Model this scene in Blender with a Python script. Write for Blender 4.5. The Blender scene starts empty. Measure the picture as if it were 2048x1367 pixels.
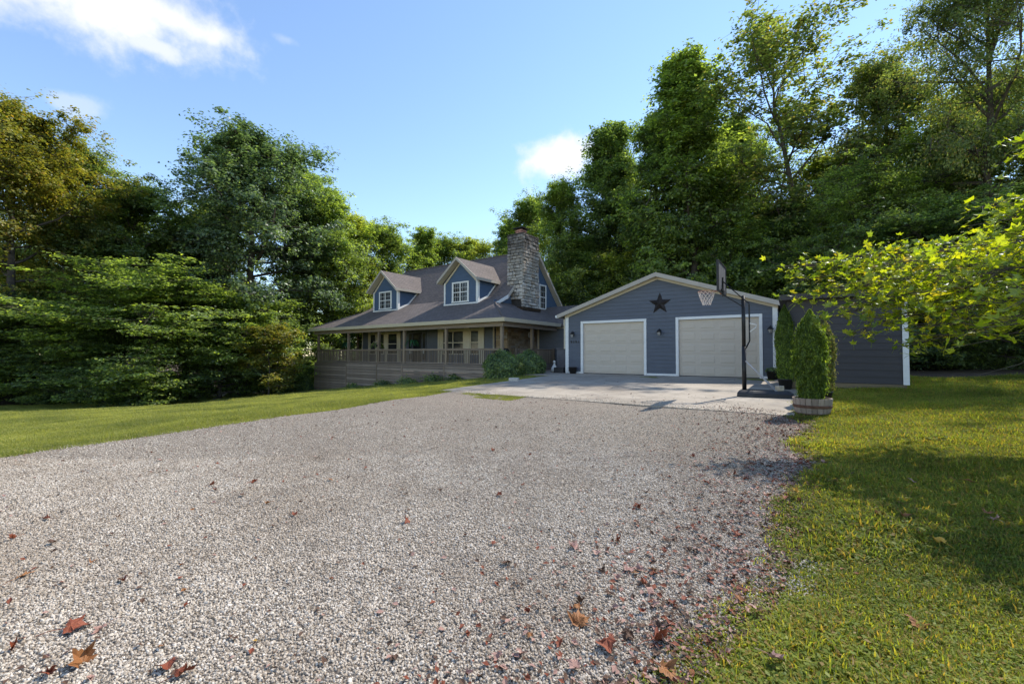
import bpy, bmesh, math, random
import numpy as np
from mathutils import Vector, Matrix
R = math.radians
random.seed(7)
scene = bpy.context.scene
COL = scene.collection

# ------------------------------------------------------------------ camera
FPX, PITCH, ROLL, TH = 864.06, 0.0273, 0.0014, 0.6251      # focal length in photo pixels, tilt, roll, heading of the house
CAMZ = 1.5
cam_d = bpy.data.cameras.new('camera'); cam = bpy.data.objects.new('camera', cam_d); COL.objects.link(cam)
cam_d.sensor_width = 36; cam_d.lens = FPX / 2048 * 36; cam_d.clip_start = 0.05; cam_d.clip_end = 3000
cam.location = (0, 0, CAMZ); cam.rotation_euler = (math.pi / 2 + PITCH, -ROLL, 0)
scene.camera = cam

# ------------------------------------------------------------------ light
SUN_AZ, SUN_EL = R(53), R(48)                               # azimuth clockwise from +Y
sun_d = bpy.data.lights.new('sun', 'SUN'); sun = bpy.data.objects.new('sun', sun_d); COL.objects.link(sun)
sun_d.energy = 3.6; sun_d.angle = R(0.6); sun_d.color = (1.0, 0.93, 0.82)
sdir = Vector((math.sin(SUN_AZ) * math.cos(SUN_EL), math.cos(SUN_AZ) * math.cos(SUN_EL), math.sin(SUN_EL)))
sun.rotation_euler = sdir.to_track_quat('Z', 'Y').to_euler(); sun.location = (20, 20, 40)
scene.view_settings.view_transform = 'Standard'; scene.view_settings.look = 'None'
scene.view_settings.exposure = 0.92; scene.view_settings.gamma = 1
scene.cycles.max_bounces = 8; scene.cycles.transparent_max_bounces = 8
scene.cycles.diffuse_bounces = 4; scene.cycles.transmission_bounces = 4
scene.cycles.caustics_reflective = False; scene.cycles.caustics_refractive = False

def px_dir(X, Y):
    dx, dy = X - 1024, Y - 683.5
    c, s = math.cos(ROLL), math.sin(ROLL)
    px, py = dx * c + dy * s, -dx * s + dy * c
    x, yc, z = px / FPX, 1.0, -py / FPX
    return Vector((x, yc * math.cos(PITCH) - z * math.sin(PITCH), yc * math.sin(PITCH) + z * math.cos(PITCH)))

world = bpy.data.worlds.new('World'); scene.world = world; world.use_nodes = True
wn, wl = world.node_tree.nodes, world.node_tree.links
bg = wn['Background']; bg.inputs['Strength'].default_value = 0.15
sky = wn.new('ShaderNodeTexSky'); sky.sky_type = 'NISHITA'; sky.sun_disc = False
sky.sun_elevation = SUN_EL; sky.sun_rotation = SUN_AZ
sky.air_density = 1.0; sky.dust_density = 0.0; sky.ozone_density = 1.9
tc = wn.new('ShaderNodeTexCoord')
def wmath(op, a, b=None, c=None):
    n = wn.new('ShaderNodeMath'); n.operation = op
    for i, v in enumerate((a, b, c)):
        if v is None: continue
        if isinstance(v, (int, float)): n.inputs[i].default_value = v
        else: wl.new(v, n.inputs[i])
    return n.outputs[0]
def wdot(vec):
    n = wn.new('ShaderNodeVectorMath'); n.operation = 'DOT_PRODUCT'
    wl.new(tc.outputs['Generated'], n.inputs[0]); n.inputs[1].default_value = vec
    return n.outputs['Value']
noise = wn.new('ShaderNodeTexNoise'); noise.inputs['Scale'].default_value = 7; noise.inputs['Detail'].default_value = 9
noise.inputs['Roughness'].default_value = 0.62
wl.new(tc.outputs['Generated'], noise.inputs['Vector'])
noise2 = wn.new('ShaderNodeTexNoise'); noise2.inputs['Scale'].default_value = 26; noise2.inputs['Detail'].default_value = 6
wl.new(tc.outputs['Generated'], noise2.inputs['Vector'])
nz = wmath('ADD', wmath('MULTIPLY', wmath('SUBTRACT', noise.outputs['Fac'], 0.5), 2.6), wmath('MULTIPLY', wmath('SUBTRACT', noise2.outputs['Fac'], 0.5), 0.9))
total = None
def cloud(d, wx, wy, tilt=0.0, dens=1.0, soft=0.75):
    global total
    d = Vector(d).normalized(); r = d.cross(Vector((0, 0, 1))).normalized(); u = r.cross(d)
    ct, st = math.cos(tilt), math.sin(tilt)
    r2, u2 = r * ct + u * st, u * ct - r * st
    x = wmath('DIVIDE', wdot(r2), wx); y = wmath('DIVIDE', wdot(u2), wy)
    q = wmath('SQRT', wmath('ADD', wmath('MULTIPLY', x, x), wmath('MULTIPLY', y, y)))
    q = wmath('ADD', q, nz)
    n = wn.new('ShaderNodeMapRange'); n.interpolation_type = 'SMOOTHSTEP'
    wl.new(q, n.inputs['Value']); n.inputs['From Min'].default_value = 1.05; n.inputs['From Max'].default_value = 1.05 - soft
    n.inputs['To Min'].default_value = 0; n.inputs['To Max'].default_value = dens
    m = wmath('MULTIPLY', n.outputs['Result'], wmath('GREATER_THAN', wdot(d), 0.2))
    total = m if total is None else wmath('MAXIMUM', total, m)
cloud(px_dir(110, -8), 0.27, 0.068, 0.20, 1.0, 1.1)
cloud(px_dir(350, 38), 0.10, 0.042, 0.0, 0.95, 1.1)
cloud(px_dir(310, 95), 0.05, 0.022, 0.0, 0.75)
cloud(px_dir(1108, 322), 0.135, 0.056, 0.16, 1.0, 1.0)
cloud(px_dir(140, 207), 0.04, 0.02, 0.1, 0.35)
cloud(px_dir(575, 80), 0.03, 0.012, 0.0, 0.2)
for k, (az, el, w) in enumerate(((-95, 28, .22), (-130, 14, .3), (170, 22, .25), (140, 40, .3), (95, 18, .22), (-165, 55, .2), (75, 60, .16), (-70, 62, .2))):
    a, e = R(az), R(el)
    cloud((math.sin(a) * math.cos(e), math.cos(a) * math.cos(e), math.sin(e)), w, w * .32, 0.1 * (k % 3 - 1))
mixc = wn.new('ShaderNodeMix'); mixc.data_type = 'RGBA'
wl.new(total, mixc.inputs['Factor']); wl.new(sky.outputs[0], mixc.inputs['A'])
mixc.inputs['B'].default_value = (3.9, 3.95, 4.1, 1)
wl.new(mixc.outputs['Result'], bg.inputs['Color'])

# ------------------------------------------------------------------ frames of reference
CT, ST = math.cos(TH), math.sin(TH)
def uv(u, v): return (u * CT + v * ST, -u * ST + v * CT)
def xy2uv(x, y): return (x * CT - y * ST, x * ST + y * CT)
EU, EV = -13.611, 18.111                                     # outer front corner of the porch roof
HOUSE_O = uv(EU, EV)
GAR_O = (2.709, 21.777); GTH = TH - 0.0399
def interp(x, xs, ys): return np.interp(x, xs, ys)
def gz(x, y):
    """height of the terrain"""
    x = np.asarray(x, float); y = np.asarray(y, float)
    u = x * CT - y * ST; v = x * ST + y * CT
    zc = np.interp(v, [-20, 1, 10.2, 19.2, 40, 90], [-.1, 0, .25, .53, .7, .9])
    d = -10.6 - u
    L = -np.interp(d, [-1, 0, 1, 4, 22, 40, 90], [0, .01, .07, .33, 1.98, 2.5, 2.6])
    fade = np.clip(.62 + .38 * v / 9.0, 0.62, 1)                 # the fall to the left is gentler near the drive
    L = L * fade
    Rr = .05 * np.clip(u, 0, 40)
    bump = .02 * np.sin(x * 1.3 + .7 * y) * np.sin(y * .9 - .4 * x)
    return zc + L + Rr + bump
def gz1(x, y): return float(gz(x, y))
def ground_px(X, Y):
    d = px_dir(X, Y); t = 1.0
    for _ in range(60):
        p = Vector((0, 0, CAMZ)) + d * t
        err = p.z - gz1(p.x, p.y)
        t += err / max(.02, -d.z) * .7 if d.z < -0.01 else 0
    return Vector((0, 0, CAMZ)) + d * t

# ------------------------------------------------------------------ mesh helpers
class MB:
    def __init__(s): s.v, s.f = [], []
    def add(s, vs, fs):
        o = len(s.v); s.v += [tuple(v) for v in vs]; s.f += [tuple(i + o for i in f) for f in fs]; return s
    def box(s, x0, x1, y0, y1, z0, z1):
        return s.add([(x0, y0, z0), (x1, y0, z0), (x1, y1, z0), (x0, y1, z0), (x0, y0, z1), (x1, y0, z1), (x1, y1, z1), (x0, y1, z1)],
                     [(0, 3, 2, 1), (4, 5, 6, 7), (0, 1, 5, 4), (1, 2, 6, 5), (2, 3, 7, 6), (3, 0, 4, 7)])
    def prism(s, poly, d):
        """poly: 3D points; d: extrusion vector"""
        n = len(poly); a = [Vector(p) for p in poly]; b = [p + Vector(d) for p in a]
        return s.add(a + b, [tuple(range(n))[::-1], tuple(range(n, 2 * n))] + [(i, (i + 1) % n, n + (i + 1) % n, n + i) for i in range(n)])
    def tube(s, pts, rad, n=6, cap=True):
        pts = [Vector(p) for p in pts]; rad = [rad] * len(pts) if isinstance(rad, (int, float)) else rad
        rings = []
        for i, p in enumerate(pts):
            t = (pts[min(i + 1, len(pts) - 1)] - pts[max(i - 1, 0)]).normalized()
            a = t.cross(Vector((0, 0, 1)) if abs(t.z) < .9 else Vector((1, 0, 0))).normalized(); b = t.cross(a)
            rings.append([p + (a * math.cos(2 * math.pi * k / n) + b * math.sin(2 * math.pi * k / n)) * rad[i] for k in range(n)])
        vs = [q for r in rings for q in r]; fs = []
        for i in range(len(pts) - 1):
            for k in range(n):
                fs.append((i * n + k, i * n + (k + 1) % n, (i + 1) * n + (k + 1) % n, (i + 1) * n + k))
        if cap: fs += [tuple(range(n))[::-1], tuple(range((len(pts) - 1) * n, len(pts) * n))]
        return s.add(vs, fs)
    def lathe(s, prof, n=20, c=(0, 0, 0)):
        vs = [(c[0] + r * math.cos(2 * math.pi * k / n), c[1] + r * math.sin(2 * math.pi * k / n), c[2] + z) for r, z in prof for k in range(n)]
        fs = [(i * n + k, i * n + (k + 1) % n, (i + 1) * n + (k + 1) % n, (i + 1) * n + k) for i in range(len(prof) - 1) for k in range(n)]
        return s.add(vs, fs)
    def mesh(s, name, m=None, smooth=False):
        me = bpy.data.meshes.new(name); me.from_pydata(s.v, [], s.f); me.update()
        bm = bmesh.new(); bm.from_mesh(me); bmesh.ops.recalc_face_normals(bm, faces=bm.faces); bm.to_mesh(me); bm.free()
        if smooth: me.polygons.foreach_set('use_smooth', [True] * len(me.polygons))
        if m: me.materials.append(m)
        return me
    def build(s, name, m, parent=None, smooth=False, bevel=0, loc=None):
        o = bpy.data.objects.new(name, s.mesh(name, m, smooth)); COL.objects.link(o)
        if parent: o.parent = parent
        if loc: o.location = loc
        if bevel:
            b = o.modifiers.new('bevel', 'BEVEL'); b.width = bevel; b.segments = 2; b.limit_method = 'ANGLE'
        return o
def link(name, me, parent=None, loc=(0, 0, 0), rot=(0, 0, 0), scl=(1, 1, 1)):
    o = bpy.data.objects.new(name, me); COL.objects.link(o); o.parent = parent
    o.location = loc; o.rotation_euler = rot; o.scale = scl
    return o
def np_mesh(name, V, F, m=None, loops=4):
    me = bpy.data.meshes.new(name); nf = len(F)
    me.vertices.add(len(V)); me.vertices.foreach_set('co', np.ascontiguousarray(V, np.float32).ravel())
    me.loops.add(nf * loops); me.loops.foreach_set('vertex_index', np.ascontiguousarray(F, np.int32).ravel())
    me.polygons.add(nf); me.polygons.foreach_set('loop_start', np.arange(nf, dtype=np.int32) * loops)
    me.polygons.foreach_set('loop_total', np.full(nf, loops, np.int32)); me.update(calc_edges=True); me.validate()
    if m: me.materials.append(m)
    return me
def empty(name, loc=(0, 0, 0), rz=0):
    o = bpy.data.objects.new(name, None); COL.objects.link(o); o.location = loc; o.rotation_euler = (0, 0, rz); o.empty_display_size = .2
    return o
def tag(o, label=None, cat=None, group=None, kind=None):
    if label: o['label'] = label
    if cat: o['category'] = cat
    if group: o['group'] = group
    if kind: o['kind'] = kind
    return o

# ------------------------------------------------------------------ materials
class Mat:
    def __init__(s, name):
        s.m = bpy.data.materials.new(name); s.m.use_nodes = True
        s.n, s.l = s.m.node_tree.nodes, s.m.node_tree.links; s.b = s.n['Principled BSDF']
    def coord(s, kind='Object', scale=(1, 1, 1)):
        t = s.n.new('ShaderNodeTexCoord'); mp = s.n.new('ShaderNodeMapping'); mp.inputs['Scale'].default_value = scale
        s.l.new(t.outputs[kind], mp.inputs['Vector']); return mp.outputs[0]
    def pos(s, scale=1):
        g = s.n.new('ShaderNodeNewGeometry'); mp = s.n.new('ShaderNodeMapping'); mp.inputs['Scale'].default_value = (scale,) * 3
        s.l.new(g.outputs['Position'], mp.inputs['Vector']); return mp.outputs[0]
    def noise(s, vec, scale, detail=6, rough=.6):
        n = s.n.new('ShaderNodeTexNoise'); n.inputs['Scale'].default_value = scale; n.inputs['Detail'].default_value = detail
        n.inputs['Roughness'].default_value = rough; s.l.new(vec, n.inputs['Vector']); return n.outputs['Fac']
    def voronoi(s, vec, scale, feature='F1', out='Distance'):
        n = s.n.new('ShaderNodeTexVoronoi'); n.feature = feature; n.inputs['Scale'].default_value = scale
        s.l.new(vec, n.inputs['Vector']); return n.outputs[out]
    def ramp(s, fac, stops):
        r = s.n.new('ShaderNodeValToRGB'); e = r.color_ramp.elements
        while len(e) < len(stops): e.new(.5)
        for el, (p, c) in zip(e, stops): el.position = p; el.color = (*c, 1) if len(c) == 3 else c
        s.l.new(fac, r.inputs[0]); return r.outputs[0]
    def mix(s, fac, a, b, mode='MIX'):
        n = s.n.new('ShaderNodeMix'); n.data_type = 'RGBA'; n.blend_type = mode
        for k, v in (('Factor', fac), ('A', a), ('B', b)):
            if isinstance(v, (int, float)): n.inputs[k].default_value = v
            elif isinstance(v, tuple): n.inputs[k].default_value = (*v, 1)
            else: s.l.new(v, n.inputs[k])
        return n.outputs['Result']
    def mult(s, a, k):
        n = s.n.new('ShaderNodeMath'); n.operation = 'MULTIPLY'; s.l.new(a, n.inputs[0]); n.inputs[1].default_value = k; return n.outputs[0]
    def col(s, c):
        if isinstance(c, tuple): s.b.inputs['Base Color'].default_value = (*c, 1)
        else: s.l.new(c, s.b.inputs['Base Color'])
        return s
    def rough(s, r, spec=.3, metal=0):
        s.b.inputs['Roughness'].default_value = r; s.b.inputs['Specular IOR Level'].default_value = spec; s.b.inputs['Metallic'].default_value = metal; return s
    def bump(s, h, strength=.3, dist=.01):
        b = s.n.new('ShaderNodeBump'); b.inputs['Strength'].default_value = strength; b.inputs['Distance'].default_value = dist
        s.l.new(h, b.inputs['Height']); s.l.new(b.outputs[0], s.b.inputs['Normal']); return s
    def island(s):
        g = s.n.new('ShaderNodeNewGeometry'); return g.outputs['Random Per Island']
    def objrand(s):
        g = s.n.new('ShaderNodeObjectInfo'); return g.outputs['Random']

def plain(name, c, rough=.6, var=.12, scale=6, spec=.3, metal=0, bump=.15):
    M = Mat(name); v = M.coord(); n = M.noise(v, scale)
    lo = tuple(x * (1 - var) for x in c); hi = tuple(min(1, x * (1 + var)) for x in c)
    M.col(M.ramp(n, [(.3, lo), (.7, hi)])).rough(rough, spec, metal)
    if bump: M.bump(M.noise(v, scale * 8), bump, .005)
    return M.m
def painted(name, c, dirt=(.09, .08, .07), var=.1, objvar=.0, rough=.55):
    """weathered paint on boards: streaky noise, faint dirt, board to board variation"""
    M = Mat(name); v = M.coord(scale=(.6, .6, 4)); n = M.noise(v, 3)
    lo = tuple(x * (1 - var) for x in c); hi = tuple(min(1, x * (1 + var)) for x in c)
    base = M.ramp(n, [(.3, lo), (.7, hi)])
    d = M.ramp(M.noise(M.coord(), 1.7, 8), [(.55, (0, 0, 0)), (.85, (1, 1, 1))])
    c2 = M.mix(M.mult(d, .22), base, dirt)
    if objvar:
        c2 = M.mix(M.mult(M.ramp(M.objrand(), [(0, (0, 0, 0)), (1, (1, 1, 1))]), objvar), c2, tuple(x * .6 for x in c))
    M.col(c2).rough(rough, .25).bump(M.noise(M.coord(scale=(1, 1, 6)), 30), .12, .004)
    return M.m
def wood(name, c1, c2, axis=0, rough=.8):
    M = Mat(name); sc = [9, 9, 9]; sc[axis] = .7
    v = M.coord(scale=tuple(sc)); n = M.noise(v, 2.2, 9, .7); big = M.noise(M.coord(), .9, 4)
    a = M.ramp(n, [(.28, c1), (.72, c2)])
    a = M.mix(M.mult(M.objrand(), .6), a, tuple(x * .5 for x in c1))
    a = M.mix(M.mult(M.ramp(big, [(.45, (0, 0, 0)), (.75, (1, 1, 1))]), .3), a, (.10, .10, .115))
    M.col(a).rough(rough, .2).bump(n, .35, .006)
    return M.m
def shingle(name, axis=0):
    M = Mat(name); t = M.n.new('ShaderNodeTexCoord'); sp = M.n.new('ShaderNodeSeparateXYZ'); cb = M.n.new('ShaderNodeCombineXYZ')
    M.l.new(t.outputs['Object'], sp.inputs[0]); M.l.new(sp.outputs[axis], cb.inputs[0]); M.l.new(sp.outputs[2], cb.inputs[1])
    br = M.n.new('ShaderNodeTexBrick'); M.l.new(cb.outputs[0], br.inputs['Vector'])
    br.inputs['Scale'].default_value = 1; br.inputs['Brick Width'].default_value = .3; br.inputs['Row Height'].default_value = .085
    br.inputs['Mortar Size'].default_value = .008; br.inputs['Bias'].default_value = -.1
    br.inputs['Color1'].default_value = (.185, .150, .135, 1); br.inputs['Color2'].default_value = (.115, .095, .088, 1); br.inputs['Mortar'].default_value = (.035, .03, .03, 1)
    n = M.noise(M.coord(), .8, 8, .7); c = M.mix(M.mult(M.ramp(n, [(.4, (0, 0, 0)), (.75, (1, 1, 1))]), .55), br.outputs['Color'], (.085, .072, .072))
    c = M.mix(.25, c, M.ramp(M.noise(M.coord(), 60, 3), [(.3, (.05, .05, .05)), (.7, (.24, .21, .2))]))
    M.col(c).rough(.85, .2).bump(br.outputs['Fac'], .6, .02)
    return M.m
def leafmat(name, stops, trans, tmix=.38, gloss=.35, rough=.45, objvar=.35):
    """thin leaf: diffuse + transmitted light + waxy sheen, colour varied leaf by leaf and tree by tree"""
    M = Mat(name); M.n.remove(M.b); out = M.n['Material Output']
    c = M.ramp(M.island(), stops)
    big = M.ramp(M.noise(M.pos(), .45, 4), [(.35, (.55, .6, .6)), (.7, (1.25, 1.2, 1.05))])
    c = M.mix(1.0, c, big, 'MULTIPLY')
    d = M.n.new('ShaderNodeBsdfDiffuse'); M.l.new(c, d.inputs[0])
    t = M.n.new('ShaderNodeBsdfTranslucent'); M.l.new(M.mix(1.0, c, trans, 'MULTIPLY'), t.inputs[0])
    g = M.n.new('ShaderNodeBsdfGlossy'); g.inputs['Roughness'].default_value = rough; g.inputs[0].default_value = (.9, .95, 1, 1)
    m1 = M.n.new('ShaderNodeMixShader'); m1.inputs[0].default_value = tmix; M.l.new(d.outputs[0], m1.inputs[1]); M.l.new(t.outputs[0], m1.inputs[2])
    m2 = M.n.new('ShaderNodeMixShader'); m2.inputs[0].default_value = gloss * .045
    M.l.new(m1.outputs[0], m2.inputs[1]); M.l.new(g.outputs[0], m2.inputs[2]); M.l.new(m2.outputs[0], out.inputs[0])
    return M.m
GREEN = lambda r, g, b, s=.5: [(0, (r * (1 - s), g * (1 - s), b * (1 - s))), (.5, (r, g, b)), (.85, (r * 1.5, g * 1.45, b * 1.1)), (1, (r * 2.3, g * 2.0, b))]
TR = (3.0, 3.0, 1.05)
M_GREEN = leafmat('leaf_deep_green', GREEN(.125, .180, .085), TR, .42, .5)
M_MID = leafmat('leaf_mid_green', GREEN(.160, .220, .088), TR, .44, .45)
M_BLUE = leafmat('leaf_blue_green', GREEN(.120, .172, .105), (2.2, 2.4, 1.2), .36, .7)
M_YEL = leafmat('leaf_yellow_green', GREEN(.20, .24, .075), TR, .44, .4)
M_OLIVE = leafmat('leaf_olive_gold', [(0, (.10, .13, .03)), (.45, (.20, .215, .045)), (.85, (.30, .275, .05)), (1, (.32, .21, .05))], (2.0, 1.9, .8), .42, .4)
M_BROWN = leafmat('leaf_bronze', [(0, (.09, .125, .06)), (.6, (.155, .20, .085)), (.88, (.20, .21, .08)), (1, (.25, .18, .09))], TR, .44, .45)
M_LIME = leafmat('leaf_lime', [(0, (.10, .16, .025)), (.25, (.19, .27, .03)), (.55, (.29, .36, .03)), (.92, (.37, .40, .03)), (1, (.38, .30, .04))], (2.1, 2.0, .5), .52, .9, .32)
M_CYP = leafmat('leaf_cypress', GREEN(.14, .20, .05), TR, .35, .3)
M_CYPB = leafmat('leaf_cypress_dry', [(0, (.07, .1, .03)), (.5, (.15, .17, .07)), (1, (.26, .20, .11))], TR, .35, .3)
M_SHRUB = leafmat('leaf_grey_green', GREEN(.17, .235, .11), (2.0, 2.2, 1.0), .3, .4)
M_FERN = leafmat('leaf_fern', GREEN(.03, .10, .06), (2, 2.2, 1.2), .3, .4)
M_FLOWER = plain('flower_petal', (.75, .55, .35), .6, .3)
M_GRASS = leafmat('grass_blade', [(0, (.16, .19, .06)), (.5, (.25, .275, .08)), (.85, (.33, .335, .115)), (1, (.38, .33, .15))], (1.9, 1.9, .7), .42, .15)
M_GRASS2 = leafmat('grass_blade_wild', [(0, (.13, .18, .045)), (.5, (.22, .275, .06)), (.82, (.32, .335, .08)), (.93, (.34, .25, .09)), (1, (.26, .15, .07))], (2.0, 1.9, .5), .48, .12)
M_BARK = plain('bark', (.085, .072, .06), .9, .4, 5, .1, 0, .7)
M_BARKP = plain('bark_pale', (.22, .2, .17), .9, .35, 6, .1, 0, .5)
M_BLUEW = painted('blue_grey_siding', (.105, .119, .150), objvar=.14)
M_BLUEG = painted('blue_siding', (.075, .118, .195))
M_BLUED = painted('slate_siding', (.11, .122, .148))
M_WHITE = painted('white_trim', (.74, .74, .73), (.3, .27, .22), .05)
M_CREAM = painted('cream_trim', (.56, .49, .37), (.2, .17, .12), .06)
M_TAUPE = painted('taupe_fascia', (.40, .365, .32), (.15, .13, .1), .07)
M_DOOR = painted('garage_door_beige', (.55, .475, .39), (.25, .22, .18), .04)
M_SHED = painted('charcoal_siding', (.058, .054, .058), (.1, .09, .08), .1)
M_SHEDW = wood('shed_timber', (.20, .15, .09), (.33, .26, .16), 0)
M_DECK = wood('weathered_deck', (.23, .17, .13), (.42, .345, .285), 0)
M_DECKV = wood('weathered_post', (.20, .145, .10), (.37, .29, .21), 2)
M_ROOFX = shingle('shingle_front', 0); M_ROOFY = shingle('shingle_side', 1)
M_BLACK = plain('black_metal', (.018, .018, .02), .45, .3, 8, .4, .3, .1)
M_PLASTIC = plain('black_plastic', (.022, .022, .025), .5, .3, 6, .4, 0, .2)
M_STARM = plain('rusted_star', (.030, .024, .024), .6, .4, 5, .4, .4, .3)
M_STEEL = plain('dull_steel', (.35, .35, .36), .4, .2, 8, .5, .6, .1)
M_FLUE = plain('clay_flue', (.42, .22, .18), .8, .25)
M_RUST = plain('rust_hoop', (.12, .065, .045), .85, .35, 9, .2, 0, .4)
M_CORD = plain('net_cord', (.7, .62, .58), .8, .2)
M_ORANGE = plain('rim_faded', (.42, .20, .14), .6, .3)
M_SOIL = plain('soil', (.05, .035, .024), .95, .4, 14, .1, 0, .8)
M_POT = plain('dark_pot', (.03, .027, .026), .6, .3)
M_ORN = plain('white_ornament', (.66, .65, .62), .6, .1)
M_BIN = plain('grey_bin', (.10, .095, .105), .6, .15)
M_CBLOCK = plain('concrete_block', (.46, .43, .39), .9, .2, 12, .2, 0, .4)
M_TAN = plain('tan_block', (.52, .44, .33), .8, .2)
def glassmat():
    M = Mat('window_glass'); v = M.coord(); n = M.noise(v, 1.1, 3)
    M.col(M.ramp(n, [(.35, (.012, .014, .018)), (.7, (.05, .05, .055))])).rough(.08, .35).bump(M.noise(v, .7, 2), .02, .05); return M.m
M_GLASS = glassmat()
M_CURT = plain('curtain_blind', (.34, .33, .32), .8, .1)
M_REFLECT = plain('pale_reflection', (.5, .49, .47), .8, .05)  # pale colour standing in for a reflection in the sidelight glass
def stonemat():
    M = Mat('fieldstone'); v = M.coord(); r = M.objrand()
    a = M.ramp(r, [(0, (.26, .25, .235)), (.3, (.46, .43, .385)), (.6, (.56, .53, .49)), (.8, (.40, .33, .26)), (1, (.66, .63, .60))])
    c = M.mix(M.mult(M.noise(M.pos(), 14, 7), .45), a, (.16, .15, .14))
    g = M.n.new('ShaderNodeNewGeometry'); sp = M.n.new('ShaderNodeSeparateXYZ'); M.l.new(g.outputs['Position'], sp.inputs[0])
    mr = M.n.new('ShaderNodeMapRange'); M.l.new(sp.outputs[2], mr.inputs['Value']); mr.inputs['From Min'].default_value = 6.2; mr.inputs['From Max'].default_value = 8.9
    soot = M.n.new('ShaderNodeMath'); soot.operation = 'MULTIPLY'; M.l.new(mr.outputs[0], soot.inputs[0]); M.l.new(M.ramp(M.noise(M.pos(), 1.6, 6), [(.35, (.45, .45, .45)), (.58, (1, 1, 1))]), soot.inputs[1])
    c = M.mix(M.mult(soot.outputs[0], .92), c, (.05, .046, .048))          # soot and lichen stains near the top
    M.col(c).rough(.9, .15).bump(M.noise(M.pos(), 35, 6), .6, .02); return M.m
M_STONE = stonemat()
M_MORTAR = plain('mortar', (.06, .055, .052), .95, .3, 9, .1, 0, .5)
def warmstone():
    M = Mat('tan_stone'); r = M.island()
    a = M.ramp(r, [(0, (.22, .15, .09)), (.4, (.36, .26, .16)), (.75, (.44, .35, .24)), (1, (.30, .28, .25))])
    M.col(M.mix(M.mult(M.noise(M.coord(), 12, 7), .6), a, (.12, .08, .05))).rough(.9, .15).bump(M.noise(M.coord(), 30, 6), .5, .02); return M.m
M_WSTONE = warmstone()
def concretemat():
    M = Mat('concrete'); v = M.pos(); n = M.noise(v, .55, 9, .68); f = M.noise(v, 55, 4)
    c = M.ramp(n, [(.3, (.20, .165, .13)), (.5, (.33, .285, .23)), (.7, (.45, .395, .325))])
    c = M.mix(M.mult(M.ramp(M.noise(v, 2.3, 8, .7), [(.48, (0, 0, 0)), (.68, (1, 1, 1))]), .6), c, (.13, .11, .09))
    c = M.mix(.2, c, M.ramp(f, [(.35, (.16, .14, .12)), (.65, (.44, .41, .36))]))
    M.col(c).rough(.85, .25).bump(f, .25, .004); return M.m
M_CONC = concretemat()
def gravelmat():
    M = Mat('gravel'); v = M.pos(); d = M.voronoi(v, 62); cc = M.voronoi(v, 62, 'F1', 'Color')
    sp = M.n.new('ShaderNodeSeparateColor'); M.l.new(cc, sp.inputs[0])
    st = M.ramp(sp.outputs[0], [(0, (.225, .185, .142)), (.35, (.365, .31, .25)), (.7, (.475, .415, .342)), (1, (.59, .53, .455))])
    gap = M.ramp(d, [(.25, (0, 0, 0)), (.62, (1, 1, 1))])
    c = M.mix(M.mult(gap, .8), st, (.05, .042, .036))
    big = M.noise(v, .5, 7, .65)
    c = M.mix(M.mult(M.ramp(big, [(.42, (0, 0, 0)), (.72, (1, 1, 1))]), .40), c, (.17, .135, .105))
    c = M.mix(M.mult(M.ramp(M.noise(v, 3.1, 8, .7), [(.5, (0, 0, 0)), (.8, (1, 1, 1))]), .25), c, (.12, .095, .075))
    iv = M.n.new('ShaderNodeMath'); iv.operation = 'SUBTRACT'; iv.inputs[0].default_value = 1; M.l.new(d, iv.inputs[1])
    M.col(c).rough(.9, .2).bump(iv.outputs[0], 1.0, .012); return M.m
M_GRAVEL = gravelmat()
def stonebit():
    M = Mat('gravel_stone'); r = M.objrand(); g = M.n.new('ShaderNodeObjectInfo')
    a = M.ramp(g.outputs['Random'], [(0, (.17, .135, .10)), (.2, (.33, .275, .215)), (.55, (.46, .40, .328)), (.85, (.56, .495, .415)), (1, (.68, .62, .545))])
    c = M.mix(M.mult(M.ramp(M.noise(M.pos(), .6, 7, .65), [(.44, (0, 0, 0)), (.66, (1, 1, 1))]), .5), a, (.23, .17, .115))
    c = M.mix(M.mult(M.ramp(M.noise(M.pos(), 2.2, 6, .7), [(.5, (0, 0, 0)), (.72, (1, 1, 1))]), .4), c, (.13, .10, .078))
    M.col(c).rough(.85, .25); return M.m
M_STONEBIT = stonebit()
def lawnmat():
    M = Mat('turf'); v = M.pos(); n = M.noise(v, .35, 8, .65); f = M.noise(v, 38, 6)
    grass = M.ramp(n, [(.3, (.125, .14, .034)), (.55, (.185, .195, .048)), (.75, (.24, .22, .07))])
    grass = M.mix(M.mult(M.ramp(f, [(.4, (0, 0, 0)), (.7, (1, 1, 1))]), .55), grass, (.045, .04, .018))
    litter = M.ramp(M.noise(v, 5, 8, .7), [(.3, (.045, .032, .022)), (.55, (.10, .072, .048)), (.75, (.17, .125, .085))])
    at = M.n.new('ShaderNodeAttribute'); at.attribute_name = 'litter'
    M.col(M.mix(at.outputs['Fac'], grass, litter)).rough(.95, .1).bump(f, .8, .03); return M.m
M_LAWN = lawnmat()

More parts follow.
